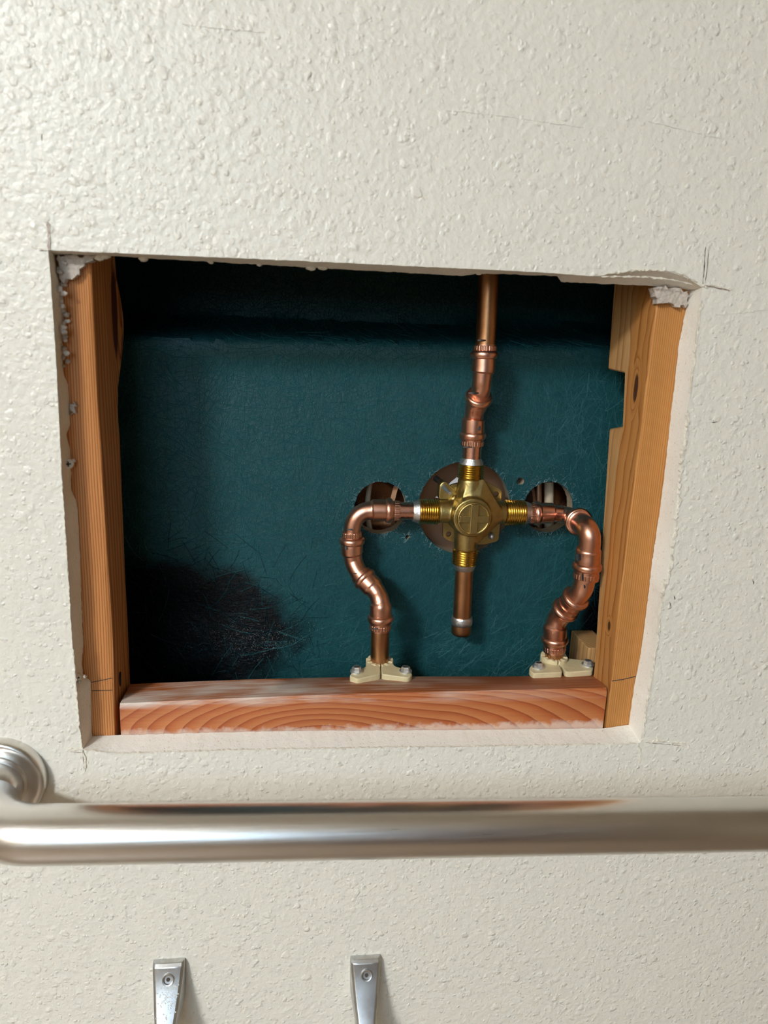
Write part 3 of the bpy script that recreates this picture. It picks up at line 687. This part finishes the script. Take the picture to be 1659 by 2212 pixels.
def sleeve(px, y, w, mat, parent, name, pys=(1040, 1075, 1120, 1150), bow=6):
    st = [(px-bow*math.sin((b-pys[0])/(pys[-1]-pys[0])*math.pi), b, y, w) for b in pys]; tube(st, name, mat, parent, n=20)
creamp = plain('cream_cardboard', (0.50, 0.41, 0.28, 1), 0.6, var=0.1)
sleeve(800, YP+PT+.014, 12, creamp, d2, 'sleeve_edge'); sleeve(1186, YP+PT+.014, 20, creamp, d3, 'sleeve_edge', bow=0); sleeve(1163, YP+PT+.016, 14, MAT['bronze'], d3, 'inner_sleeve', bow=0)

# ------------------------------------------------------------------ brass shower valve
YV = 0.095
vc = at(1011, 1106, YV); mm = 0.001
val = thing('shower_valve', vc, 'brass four-way shower valve body with a raised cross on its round cap', 'valve')
lx = at(946, 1104.5, YV)-vc; rx = at(1090, 1107.5, YV)-vc; tz = at(1014.5, 1034, YV)-vc; bz_ = at(1006, 1186, YV)-vc
body = MB()
def cyl(a, b, r0, r1, n=32): body.sweep([vc+np.array(a), vc+np.array(b)], [r0, r1], n)
cyl((lx[0], 0, 0), (0, 0, 0), .0094, .0100); cyl((rx[0], 0, 0), (0, 0, 0), .0094, .0110)
cyl((0, 0, tz[2]), (0, 0, 0), .0098, .0125); cyl((0, 0, bz_[2]), (0, 0, 0), .0096, .0112)
cyl((0.0002, .012, -.001), (0.0002, -.0165, -.001), .0178, .0158); cyl((0, .030, 0), (0, .0, 0), .0195, .0185)
# sloping shoulders
def hull(P):
    bm = bmesh.new(); vs = [bm.verts.new(T(vc+np.array(p))) for p in P]; bmesh.ops.convex_hull(bm, input=bm.verts)
    bm.verts.index_update(); body.add([v.co[:] for v in bm.verts], [[v.index for v in f.verts] for f in bm.faces]); bm.free()
hull([(s*.0098, y, .029) for s in (-.4, 1) for y in (-.008, .007)]+[(.0275, y, z) for y in (-.009, .008) for z in (-.004, .002)]+[(s*.0075, y, -.027) for s in (-.4, 1) for y in (-.006, .007)]+[(-.012, y, 0) for y in (-.012, .008)]+[(.004, -.0155, 0), (.013, -.013, .001), (.006, -.0125, .012), (.006, -.0125, -.013)])
bo = kid(body, 'body', MAT['brass'], val, angle=60)
rm = bo.modifiers.new('remesh', 'REMESH'); rm.mode = 'VOXEL'; rm.voxel_size = 0.0008; rm.use_smooth_shade = True
sm_ = bo.modifiers.new('smooth', 'SMOOTH'); sm_.iterations = 5; sm_.factor = 0.5
# cap disc with raised cross
cc = vc+np.array([0.0002, -.0175, -.001]); cap = MB().sweep([cc+[0, .004, 0], cc+[0, -.0006, 0], cc+[0, -.0016, 0], cc+[0, -.0016, 0]], [.0130, .0130, .0125, .0112], 48)
capo = kid(cap, 'cap', MAT['brass'], val, angle=30)
def bar(a, b, w, y0, y1):
    a = np.array(a); b = np.array(b); d = (b-a)/np.linalg.norm(b-a); nr = np.array([-d[2], 0, d[0]])*w/2
    return [cc+p+[0, y, 0] for y in (y0, y1) for p in (a-nr, b-nr, b+nr, a+nr)], [[0, 1, 2, 3], [7, 6, 5, 4], [0, 4, 5, 1], [1, 5, 6, 2], [2, 6, 7, 3], [3, 7, 4, 0]]
mbx = MB(); mbx.add(*bar((-.0120, 0, 0), (.0120, 0, 0), .0056, -.001, -.0041)); mbx.add(*bar((0, 0, -.0120), (0, 0, .0120), .0062, -.001, -.0044))
kid(mbx, 'cross', MAT['brass'], capo, smooth=False, bevel=0.0005)
rimm = []
for i in range(49): a = 2*math.pi*i/48; rimm.append(cc+[.0123*math.cos(a), -.0018, .0123*math.sin(a)])
kid(MB().sweep(rimm, [.0009]*49, 8, caps=False), 'cap_rim', MAT['brass'], capo)
# threaded nipples, solder rings
def nipple(a, b, r, turns):
    a = np.array(a); b = np.array(b); P = []; R_ = []
    k = turns*6
    for i in range(k+1):
        t_ = i/k; ph = (i % 6)/6; P.append(vc+a+(b-a)*t_); R_.append(r-.0004*t_-.0011*abs(2*ph-1)*1.0)
    kid(MB().sweep(P, R_, 36), 'threaded_nipple', MAT['thread'], val, angle=25)
pxl = lambda a, b: at(a, b, YV)-vc
nip = {'L': (pxl(946, 1104.5), pxl(903, 1104)), 'R': (pxl(1090, 1107.6), pxl(1133, 1108.6)), 'T': (pxl(1014.6, 1034), pxl(1017, 1001)), 'B': (pxl(1006, 1185), pxl(1004.5, 1219))}
for k, (a, b) in nip.items():
    ax = 0 if k in 'LR' else 2; a2 = np.zeros(3); b2 = np.zeros(3); a2[ax] = a[ax]; b2[ax] = b[ax]; nip[k] = (a2, b2)
    nipple(a2, b2, .01085, 9 if ax == 0 else 7)
    d = (b2-a2)/np.linalg.norm(b2-a2)
    P = [vc+b2+d*s_*mm for s_ in (-.5, 1, 2.6, 4.4)]; kid(MB().sweep(P, [.0098, .0094, .0088, .0081], 32), 'solder_ring', MAT['solder'], val)
# mounting plate with ears, lug and screws
pl = lambda a, b: (lambda q: (q[0], q[2]))(at(a, b, YV+.012))
def rounded(P, r=5, n=5):
    out = []
    P = [np.array(p, float) for p in P]; k = len(P)
    for i in range(k):
        a, b, c = P[i-1], P[i], P[(i+1) % k]; u = (a-b)/np.linalg.norm(a-b); w = (c-b)/np.linalg.norm(c-b)
        s0, s1 = b+u*r, b+w*r
        for j in range(n+1): t_ = j/n; out.append((1-t_)**2*s0+2*t_*(1-t_)*b+t_*t_*s1)
    return out
outl = rounded([(952, 1072), (975, 1046), (1050, 1040), (1083, 1058), (1080, 1128), (1076, 1168), (1045, 1176), (985, 1174), (957, 1161), (956, 1100)], 7)
pm = MB(); q0 = slab([pl(a, b) for a, b in outl], [circle(*pl(1071, 1067), 6*mpp, 16), circle(*pl(968.5, 1153), 6*mpp, 16)], YV+.011, YV+.0145)
kid(q0, 'mounting_plate', MAT['brass'], val, smooth=False, bevel=.0006)
lug = rounded([(948, 1080), (950, 1046), (962, 1039), (985, 1060), (984, 1080)], 6)
kid(MB().prism([at(a, b, YV+.002) for a, b in lug], [at(a, b, YV+.002)*[1, 0, 1]+[0, YV+.0125, 0] for a, b in lug]), 'screw_lug', MAT['brass'], val, smooth=False, bevel=.0008)
tube([(941, 1033, YV+.012, 13), (950, 1040, YV+.006, 13)], 'lug_pin', MAT['dark'], val, n=16)
so = tube([(957, 1050, YV+.003, 9), (960, 1054, YV-.002, 9), (972, 1066, YV-.014, 8)], 'stop_screw', MAT['zinc'], val, n=16)
blob(at(1061, 1158, YV+.008), .0034, 'stop_screw', MAT['zinc'], val, 5, (.8, 1, 1))

# ------------------------------------------------------------------ copper runs
vy = YV
# riser to the shower head
ris = thing('copper_riser', at(1019, 979, vy), 'copper riser pipe with two offset elbows running up from the valve', 'pipe')
yt = 0.078
top = at(1056.5, 570, yt)
Q = hermite(run([(1046.5, 775, yt, 42), (1048.8, 740, yt, 42.5), (1055.2, 600, yt, 44.5)]))
Q = np.vstack([Q, [Q[-1][0]+.0, yt, 1.52, Q[-1][3]]])
o = kid(MB().sweep(Q[:, :3], Q[:, 3], 32), 'tube', MAT['cuold'], ris); o['label'] = 'dull brown copper tube'
e1 = tube([(1047.8, 744, yt, 47.5), (1047.2, 760, yt, 48), (1045.3, 773, yt, 49), (1043.4, 803, yt, 51.5), (1042.8, 807, yt, 44.5), (1041.8, 817, yt, 42.5), (1040, 834, yt+.001, 42.5), (1037.5, 849, yt+.005, 42.5), (1032, 866, yt+.011, 42)], 'elbow', MAT['cu'], ris)
ribbed(1047.6, 752, yt, 48.5, (1046.5, 770, yt), e1)
pring(1045.8, 766.5, yt, 60, (1046.5, 745, yt), e1)
e2 = tube([(1036.6, 850, yt+.0045, 50), (1033.5, 862, yt+.009, 51), (1029, 876, yt+.0125, 48), (1026, 888, vy-.002, 43), (1024.3, 898, vy-.0005, 41), (1023.6, 902, vy, 42), (1022.9, 907, vy, 50), (1021.6, 934, vy, 50.5), (1020.8, 950, vy, 48), (1020.2, 963, vy, 47.5)], 'elbow', MAT['cu'], ris)
ribbed(1020.4, 957, vy, 48.5, (1021.2, 941, vy), e2)
pring(1034, 860, yt+.008, 60, (1037.5, 848, yt+.0045), e2); pring(1021.2, 941, vy, 58, (1022, 921, vy), e2)
tube([(1020.4, 955, vy, 42), (1018, 995, vy, 42)], 'tube', MAT['cubright'], ris)
ink(1041, 735, yt, 18, 43, ris); ink(1023, 849, yt, 22, 43, ris); ink(1029, 892-16, vy-.004, 24, 50, ris, h=.001); ink(1035, 925, vy, 7, 50, ris, h=.004); ink(1012, 966, vy, 24, 47, ris, h=.0008)
# capped stub below the valve
stub = thing('copper_stub', at(997, 1350, vy), 'capped copper stub pipe hanging straight down below the valve', 'pipe')
tube([(1004.2, 1214, vy, 39), (1003, 1232, vy, 39), (998.5, 1322, vy, 39), (997.5, 1345, vy, 39)], 'tube', MAT['cuold'], stub)
tube([(998, 1336, vy, 43), (996.2, 1362, vy, 43.5), (996, 1367, vy, 42), (995.8, 1369.5, vy, 38)], 'end_cap', MAT['cuold'], stub)
ring(at(997.6, 1340, vy), at(998.5, 1320, vy)-at(996.2, 1362, vy), wr(42, at(998, 1340, vy)), wr(46.5, at(998, 1340, vy)), .0038, 'solder_ring', MAT['solder'], stub)
blob(at(1004, 1226, vy-.0065), .004, 'solder_drip', MAT['solder'], stub, 2, (.9, .45, 1.3))
# supply on the left
sl = thing('copper_supply_pipe', at(820, 1440, 0.072), 'bent copper supply pipe left of the valve with an offset near its middle', 'pipe', None)
tube([(900, 1104, vy, 38), (850, 1103.4, vy, 38)], 'tube', MAT['cubright'], sl)
a1 = tube([(864, 1103.6, vy, 42), (848, 1103, vy, 43), (843, 1102.8, vy, 45.5), (832, 1102.5, vy, 48), (806, 1102.3, vy, 47.5), (802.5, 1102.7, vy, 41), (794, 1103.5, vy, 39), (781, 1108.5, vy, 38.5), (769.5, 1119, vy, 38), (763, 1132, vy, 37), (760.6, 1146, vy, 36.5), (760, 1160, vy, 36)], 'elbow', MAT['cu'], sl)
ribbed(856, 1103.4, vy, 43.5, (840, 1102.8, vy), a1)
pring(839.5, 1102.7, vy, 55, (820, 1102.5, vy), a1)
a2 = tube([(760.3, 1147, vy, 39.5), (760.3, 1160, vy, 41), (760.6, 1176, vy, 48), (761.2, 1195, vy, 48), (762, 1199, vy, 41), (764, 1212, vy-.0005, 40), (769, 1226, vy-.003, 39.5), (776.5, 1239, vy-.006, 39), (786, 1251, vy-.009, 38)], 'elbow', MAT['cu'], sl)
ribbed(760.2, 1154, vy, 41.5, (760.5, 1170, vy), a2)
pring(760.5, 1168.5, vy, 56, (760.3, 1150, vy), a2)
a3 = tube([(779, 1240.5, vy-.0065, 47), (785, 1248, vy-.0085, 48), (795, 1258, vy-.011, 48), (805.5, 1269, vy-.014, 48), (809, 1273, vy-.0153, 42), (817, 1286, vy-.019, 40), (820.5, 1296, vy-.0215, 41), (821.8, 1303, .0725, 41), (822, 1307, .072, 47), (822, 1328, .072, 47.5), (821.8, 1345, .072, 45), (821.4, 1361, .072, 44.5)], 'elbow', MAT['cu'], sl)
ribbed(821.6, 1353, .072, 45.5, (821.8, 1340, .072), a3)
pring(788.5, 1251, vy-.0093, 55, (780, 1242, vy-.0068), a3, half=.0026); pring(821.9, 1336, .072, 57, (822, 1315, .072), a3)
tube([(821.4, 1350, .072, 40), (820.6, 1395, .072, 40), (820, 1432, .072, 40)], 'tube', MAT['cuold'], sl, tail=at(820, 1432, .072)*[1, 1, 0]+[0, 0, .80])
ink(757, 1144, vy, 18, 37, sl); ink(748, 1183, vy, 6, 46, sl, h=.004); ink(773, 1239, vy-.006, 22, 40, sl, h=.001); ink(815, 1358, .072, 26, 45, sl, h=.0012)
# supply on the right
sr = thing('copper_supply_pipe', at(1197, 1425, 0.072), 'twisted copper supply pipe right of the valve, close to the notched stud', 'pipe', None)
b1 = tube([(1136, 1108.8, vy, 42), (1153, 1108.8, vy, 43), (1164, 1108.6, vy, 46), (1191, 1108.6, vy, 45.5), (1194.5, 1108.8, vy, 38), (1205, 1109.6, vy, 38), (1218, 1112, vy-.001, 38), (1232, 1116, vy-.006, 39), (1242, 1121.5, vy-.014, 41), (1249, 1126.5, vy-.022, 42)], 'elbow', MAT['cubright'], sr)
ribbed(1147, 1108.8, vy, 44, (1158, 1108.6, vy), b1, 'cubright')
pring(1158.5, 1108.6, vy, 53, (1140, 1108.6, vy), b1, mat='cubright')
b2 = tube([(1243.5, 1122.5, vy-.0165, 52), (1251, 1127.8, vy-.0245, 53), (1253, 1129.4, vy-.027, 53), (1253.5, 1129.8, vy-.0275, 46), (1258, 1133, vy-.0325, 46), (1267, 1141, vy-.041, 46), (1273, 1155, .0495, 46.5), (1274, 1170, .049, 47), (1272.6, 1183, .0495, 47), (1271.6, 1188, .050, 54), (1269.6, 1213, .050, 54.5), (1267.6, 1232, .050, 53), (1265.8, 1252, .050, 52.5)], 'elbow', MAT['cu'], sr)
ribbed(1266.4, 1243, .050, 54, (1268, 1226, .050), b2)
pring(1249.5, 1126.6, vy-.023, 61, (1258, 1133, vy-.0325), b2, half=.0028, mat='cubright'); pring(1268, 1224, .050, 63, (1269.6, 1205, .050), b2)
b3 = tube([(1264.5, 1243, .050, 44), (1262.5, 1256, .050, 44.5), (1259.5, 1268, .0508, 45), (1253, 1280, .0535, 46), (1245, 1290, .057, 49), (1237.5, 1299, .0605, 50), (1230, 1307, .0635, 48)], 'elbow', MAT['cu'], sr)
pring(1243.5, 1292, .0577, 61, (1253, 1280, .0535), b3, half=.003)
b4 = tube([(1231, 1306, .063, 52), (1222, 1315.5, .0665, 51), (1213, 1325.5, .0695, 48), (1206, 1335, .0712, 45), (1201.5, 1345, .0718, 42.5), (1200, 1350, .072, 43), (1199.4, 1354, .072, 50.5), (1198.4, 1373, .072, 50.5), (1197.9, 1390, .072, 48), (1197.4, 1407, .072, 47)], 'elbow', MAT['cu'], sr)
ribbed(1197.8, 1399, .072, 48.5, (1198.2, 1384, .072), b4)
pring(1220.5, 1317, .0671, 60, (1231, 1306, .063), b4, half=.003); pring(1198.1, 1382, .072, 58, (1199, 1365, .072), b4)
tube([(1197.6, 1396, .072, 39), (1197, 1425, .072, 39)], 'tube', MAT['cuold'], sr, tail=at(1197, 1425, .072)*[1, 1, 0]+[0, 0, .80])
ink(1250, 1204, .05, 10, 52, sr, h=.006); o = ink(1263, 1262, .05, 4, 45, sr, h=.007); ink(1258, 1247, .05, 3, 53, sr, h=.006)
blob(at(1231.5, 1335, .060), .0016, 'green_spot', plain('green_patina', (.05, .2, .06, 1), .5), sr, 4, (1, .5, 1))

# ------------------------------------------------------------------ nylon pipe clamps on the brace
def clamp(px, py, rw, wl, wr_, label, seam, screws, lift=0.0):
    """rw = collar width px, wl / wr_ = pixel outlines (top faces) of the two halves on the brace"""
    c = at(px, py, .072); zt_ = None
    th = thing('pipe_clamp', c, label, 'clamp', None)
    for pts, hs, nm in ((wl, -1, 'clamp_half'), (wr_, 1, 'clamp_half')):
        zc = []
        poly = [atz(a, b, brace_z(a)+.0052+lift) for a, b in rounded(pts, 5, 4)]
        mb = MB().prism([p-[0, 0, .0050] for p in poly], poly)
        # half collar round the pipe
        n = 14; ri = wr(rw*0.64, c); ro = wr(rw, c); V = []
        z0 = c[2]-.016; z1 = c[2]-.0005
        for i in range(n+1):
            a = math.pi*0.5+hs*(-1)*(0.06+(math.pi-0.12)*i/n)
            for r_ in (ri, ro):
                for z in (z0, z1+.0008*math.sin(i*2.3)): V.append((c[0]+r_*math.cos(a), c[1]+r_*math.sin(a), z))
        F = []
        for i in range(n):
            k = 4*i; F += [[k, k+4, k+5, k+1], [k+2, k+3, k+7, k+6], [k+1, k+5, k+7, k+3], [k, k+2, k+6, k+4]]
        F += [[0, 1, 3, 2], [4*n, 4*n+2, 4*n+3, 4*n+1]]
        mb.add(V, F); kid(mb, nm, MAT['nylon'], th, angle=40, bevel=.0007)
    for a, b in screws:
        p = atz(a, b, brace_z(a)+.0052+lift); hx = MB()
        hx.sweep([p, p+[0, 0, .0012]], [.0050, .0050], 24); hx.sweep([p+[0, 0, .0012], p+[0, 0, .0038], p+[0, 0, .0044]], [.0036, .0036, .0030], 6)
        s_ = kid(hx, 'hex_screw', MAT['zinc'], th, smooth=False)
        s2 = kid(MB().box(tuple(p+[-.0022, -.0004, .0040]), tuple(p+[.0022, .0004, .0048])), 'slot', MAT['dark'], s_, smooth=False)
    return th
def brace_z(px):
    """height of the brace's back top edge below a pixel column"""
    s_ = (px-283)/1000.0; return float((bD+(bC-bD)*s_)[2]+.0022*math.sin(math.pi*min(1, s_*1.25)))
clamp(820.5, 1424, 60, [(754, 1460), (761, 1451), (790, 1440), (795, 1428), (821, 1429), (822.5, 1456), (772, 1467)], [(823, 1429), (847, 1428), (853, 1439), (884, 1447), (892, 1457), (882, 1464), (824, 1456)],
      'cream nylon clamp holding the left supply pipe on the brace', 820, [(770, 1451), (876, 1451)])
clamp(1197, 1415, 58, [(1142, 1445), (1148, 1436), (1166, 1430), (1172, 1420), (1203, 1424), (1216, 1452), (1152, 1455)], [(1205, 1423), (1230, 1422), (1262, 1426), (1282, 1434), (1281, 1448), (1232, 1452), (1221, 1451)],
      'cream nylon clamp holding the right supply pipe beside the notched stud', 1205, [(1163, 1442), (1269, 1437)])

# ------------------------------------------------------------------ grab bar
YB = -0.055
fc = at(2, 1664, 0.0); zb_ = None
bp = at(830, 1792, YB); rb = wr(117.5, bp)
gb = thing('grab_bar', fc, 'brushed stainless grab bar running across the wall below the opening', 'grab bar')
R_b = 0.042; xl_ = fc[0]; zw = bp[2]; zr = at(1640, 1779, YB)[2]; zl_ = at(60, 1803, YB)[2]
P = [np.array([xl_, -.004, zl_+.005]), np.array([xl_, YB+R_b, zl_+.003])]
for i in range(1, 15):
    a = math.pi/2*i/14; P.append(np.array([xl_+R_b*(1-math.cos(a)), YB+R_b-R_b*math.sin(a), zl_]))
xr_ = at(1659, 1784, YB)[0]+0.35
sl_ = (zr-zl_)/(at(1640, 1779, YB)[0]-at(60, 1803, YB)[0])
for x in np.linspace(xl_+R_b+.02, xr_, 14): P.append(np.array([x, YB, zl_+sl_*(x-at(60, 1803, YB)[0])]))
zE = P[-1][2]
for i in range(1, 15):
    a = math.pi/2*i/14; P.append(np.array([xr_+R_b*math.sin(a), YB+R_b*(1-math.cos(a)), zE]))
P.append(np.array([xr_+R_b, -.004, zE]))
fo = kid(MB().sweep(P, [rb]*len(P), 48), 'rail', MAT['steel'], gb)
for p in (P[0], P[-1]):
    q = np.array([p[0], 0, p[2]]); prof = [(.0308, .0), (.0310, -.0045), (.0304, -.0075), (.0292, -.0085), (.0262, -.0087), (.0252, -.0078), (rb+.002, -.0074)]
    kid(MB().sweep([q+[0, d, 0] for _, d in prof], [r for r, _ in prof], 64), 'wall_flange', MAT['steel'], gb, angle=50)
    kid(MB().sweep([q+[0, -.0072, 0], q+[0, -.0085, 0], q+[0, -.0095, 0]], [rb+.0022, rb+.0018, rb+.0004], 48), 'collar', MAT['steel'], gb)

# ------------------------------------------------------------------ chrome hooks
def hook():
    c = at(366, 2070, 0.0); hk = thing('wall_hook', c, 'x', 'hook', 'chrome hooks below the grab bar')
    mpx = depth(c)/FPX
    # stations down the arm: z drop, front y, back y, half width front
    st = [(0, -0.004, 0.0, 0.01096, 0.0117), (-0.002, -0.0065, 0.0, 0.01114, 0.01188), (-0.009, -0.009, 0.0, 0.01061, 0.01179), (-0.018, -0.0135, 0.0, 0.00957, 0.01162), (-0.028, -0.02, -0.0, 0.00835, 0.01126), (-0.036, -0.0255, -0.0005, 0.00704, 0.01056), (-0.043, -0.031, -0.014, 0.00656, 0.0081), (-0.056, -0.04, -0.027, 0.00624, 0.00739), (-0.074, -0.05, -0.04, 0.00608, 0.00624), (-0.088, -0.064, -0.052, 0.00608, 0.00608), (-0.094, -0.078, -0.072, 0.00608, 0.00608)]
    V = []; m_ = 8
    for dz, yf, yb, hf, hb in st:
        V += [c+[-hb, yb, dz], c+[-hf-.0006, yf+.002, dz], c+[-hf+.0014, yf, dz], c+[-hf*.4, yf-.0003, dz], c+[hf*.4, yf-.0003, dz], c+[hf-.0014, yf, dz], c+[hf+.0006, yf+.002, dz], c+[hb, yb, dz]]
    F = [[m_*i+k, m_*i+(k+1) % m_, m_*(i+1)+(k+1) % m_, m_*(i+1)+k] for i in range(len(st)-1) for k in range(m_)]+[list(range(m_)), list(range(m_*len(st)-m_, m_*len(st)))[::-1]]
    kid(MB().add(V, F), 'arm', MAT['chrome'], hk, angle=28, bevel=.0004)
    tip = c+[0, -.076, -.088]; kid(MB().sweep([tip+[0, 0, -.006], tip+[0, -.004, .0], tip+[0, -.006, .010], tip+[0, -.006, .014]], [.006, .0085, .0085, .004], 24), 'tip', MAT['chrome'], hk)
    sp_ = c+[.0005, -.0100, -.0095]; a = np.array([0, -1, .45]); a /= np.linalg.norm(a)
    s1 = kid(MB().sweep([sp_-a*.004, sp_+a*.0006, sp_+a*.0012, sp_+a*.0010, sp_-a*.0004, sp_-a*.0005], [.0048, .0044, .0040, .0032, .0027, .0002], 28), 'screw_boss', MAT['chrome'], hk)
    kid(MB().sweep([sp_-a*.0006, sp_+a*.0001], [.0016, .0014], 6), 'screw_socket', MAT['pencil'], s1, smooth=False)
    mb = MB(); rs = np.random.default_rng(3)
    for i in range(160):
        t_ = abs(rs.normal(0, .4)); z = -.013-t_*.022; x = rs.normal(.002, .0042)*(1-t_*.3); 
        if abs(x) > .0085 or z < -.036: continue
        yf = float(np.interp(-z, [0, .009, .018, .028, .036], [.006, .0090, .0135, .0200, .0255])); s_ = rs.uniform(.0004, .0009)
        p = c+[x, -yf-.0002, z]; mb.add([p+[s_, 0, 0], p+[-s_*.5, 0, s_*.9], p+[-s_*.5, 0, -s_*.9], p+[0, -s_*.8, 0]], [[0, 1, 3], [1, 2, 3], [2, 0, 3]])
    d_ = kid(mb, 'plaster_dust', MAT['dust'], hk, smooth=False); d_['kind'] = 'stuff'
    return hk
h1 = hook(); h1['label'] = 'dusty chrome wall hook below the left part of the grab bar'
h2 = h1.copy(); C.objects.link(h2); h2['label'] = 'cleaner chrome wall hook below the middle of the grab bar'
h2.location = T(at(789, 2062, 0.0))
for ch in list(h1.children):
    if ch.name.startswith('plaster_dust'): continue
    k = ch.copy(); C.objects.link(k); k.parent = h2
    for g_ in ch.children: k2 = g_.copy(); C.objects.link(k2); k2.parent = k
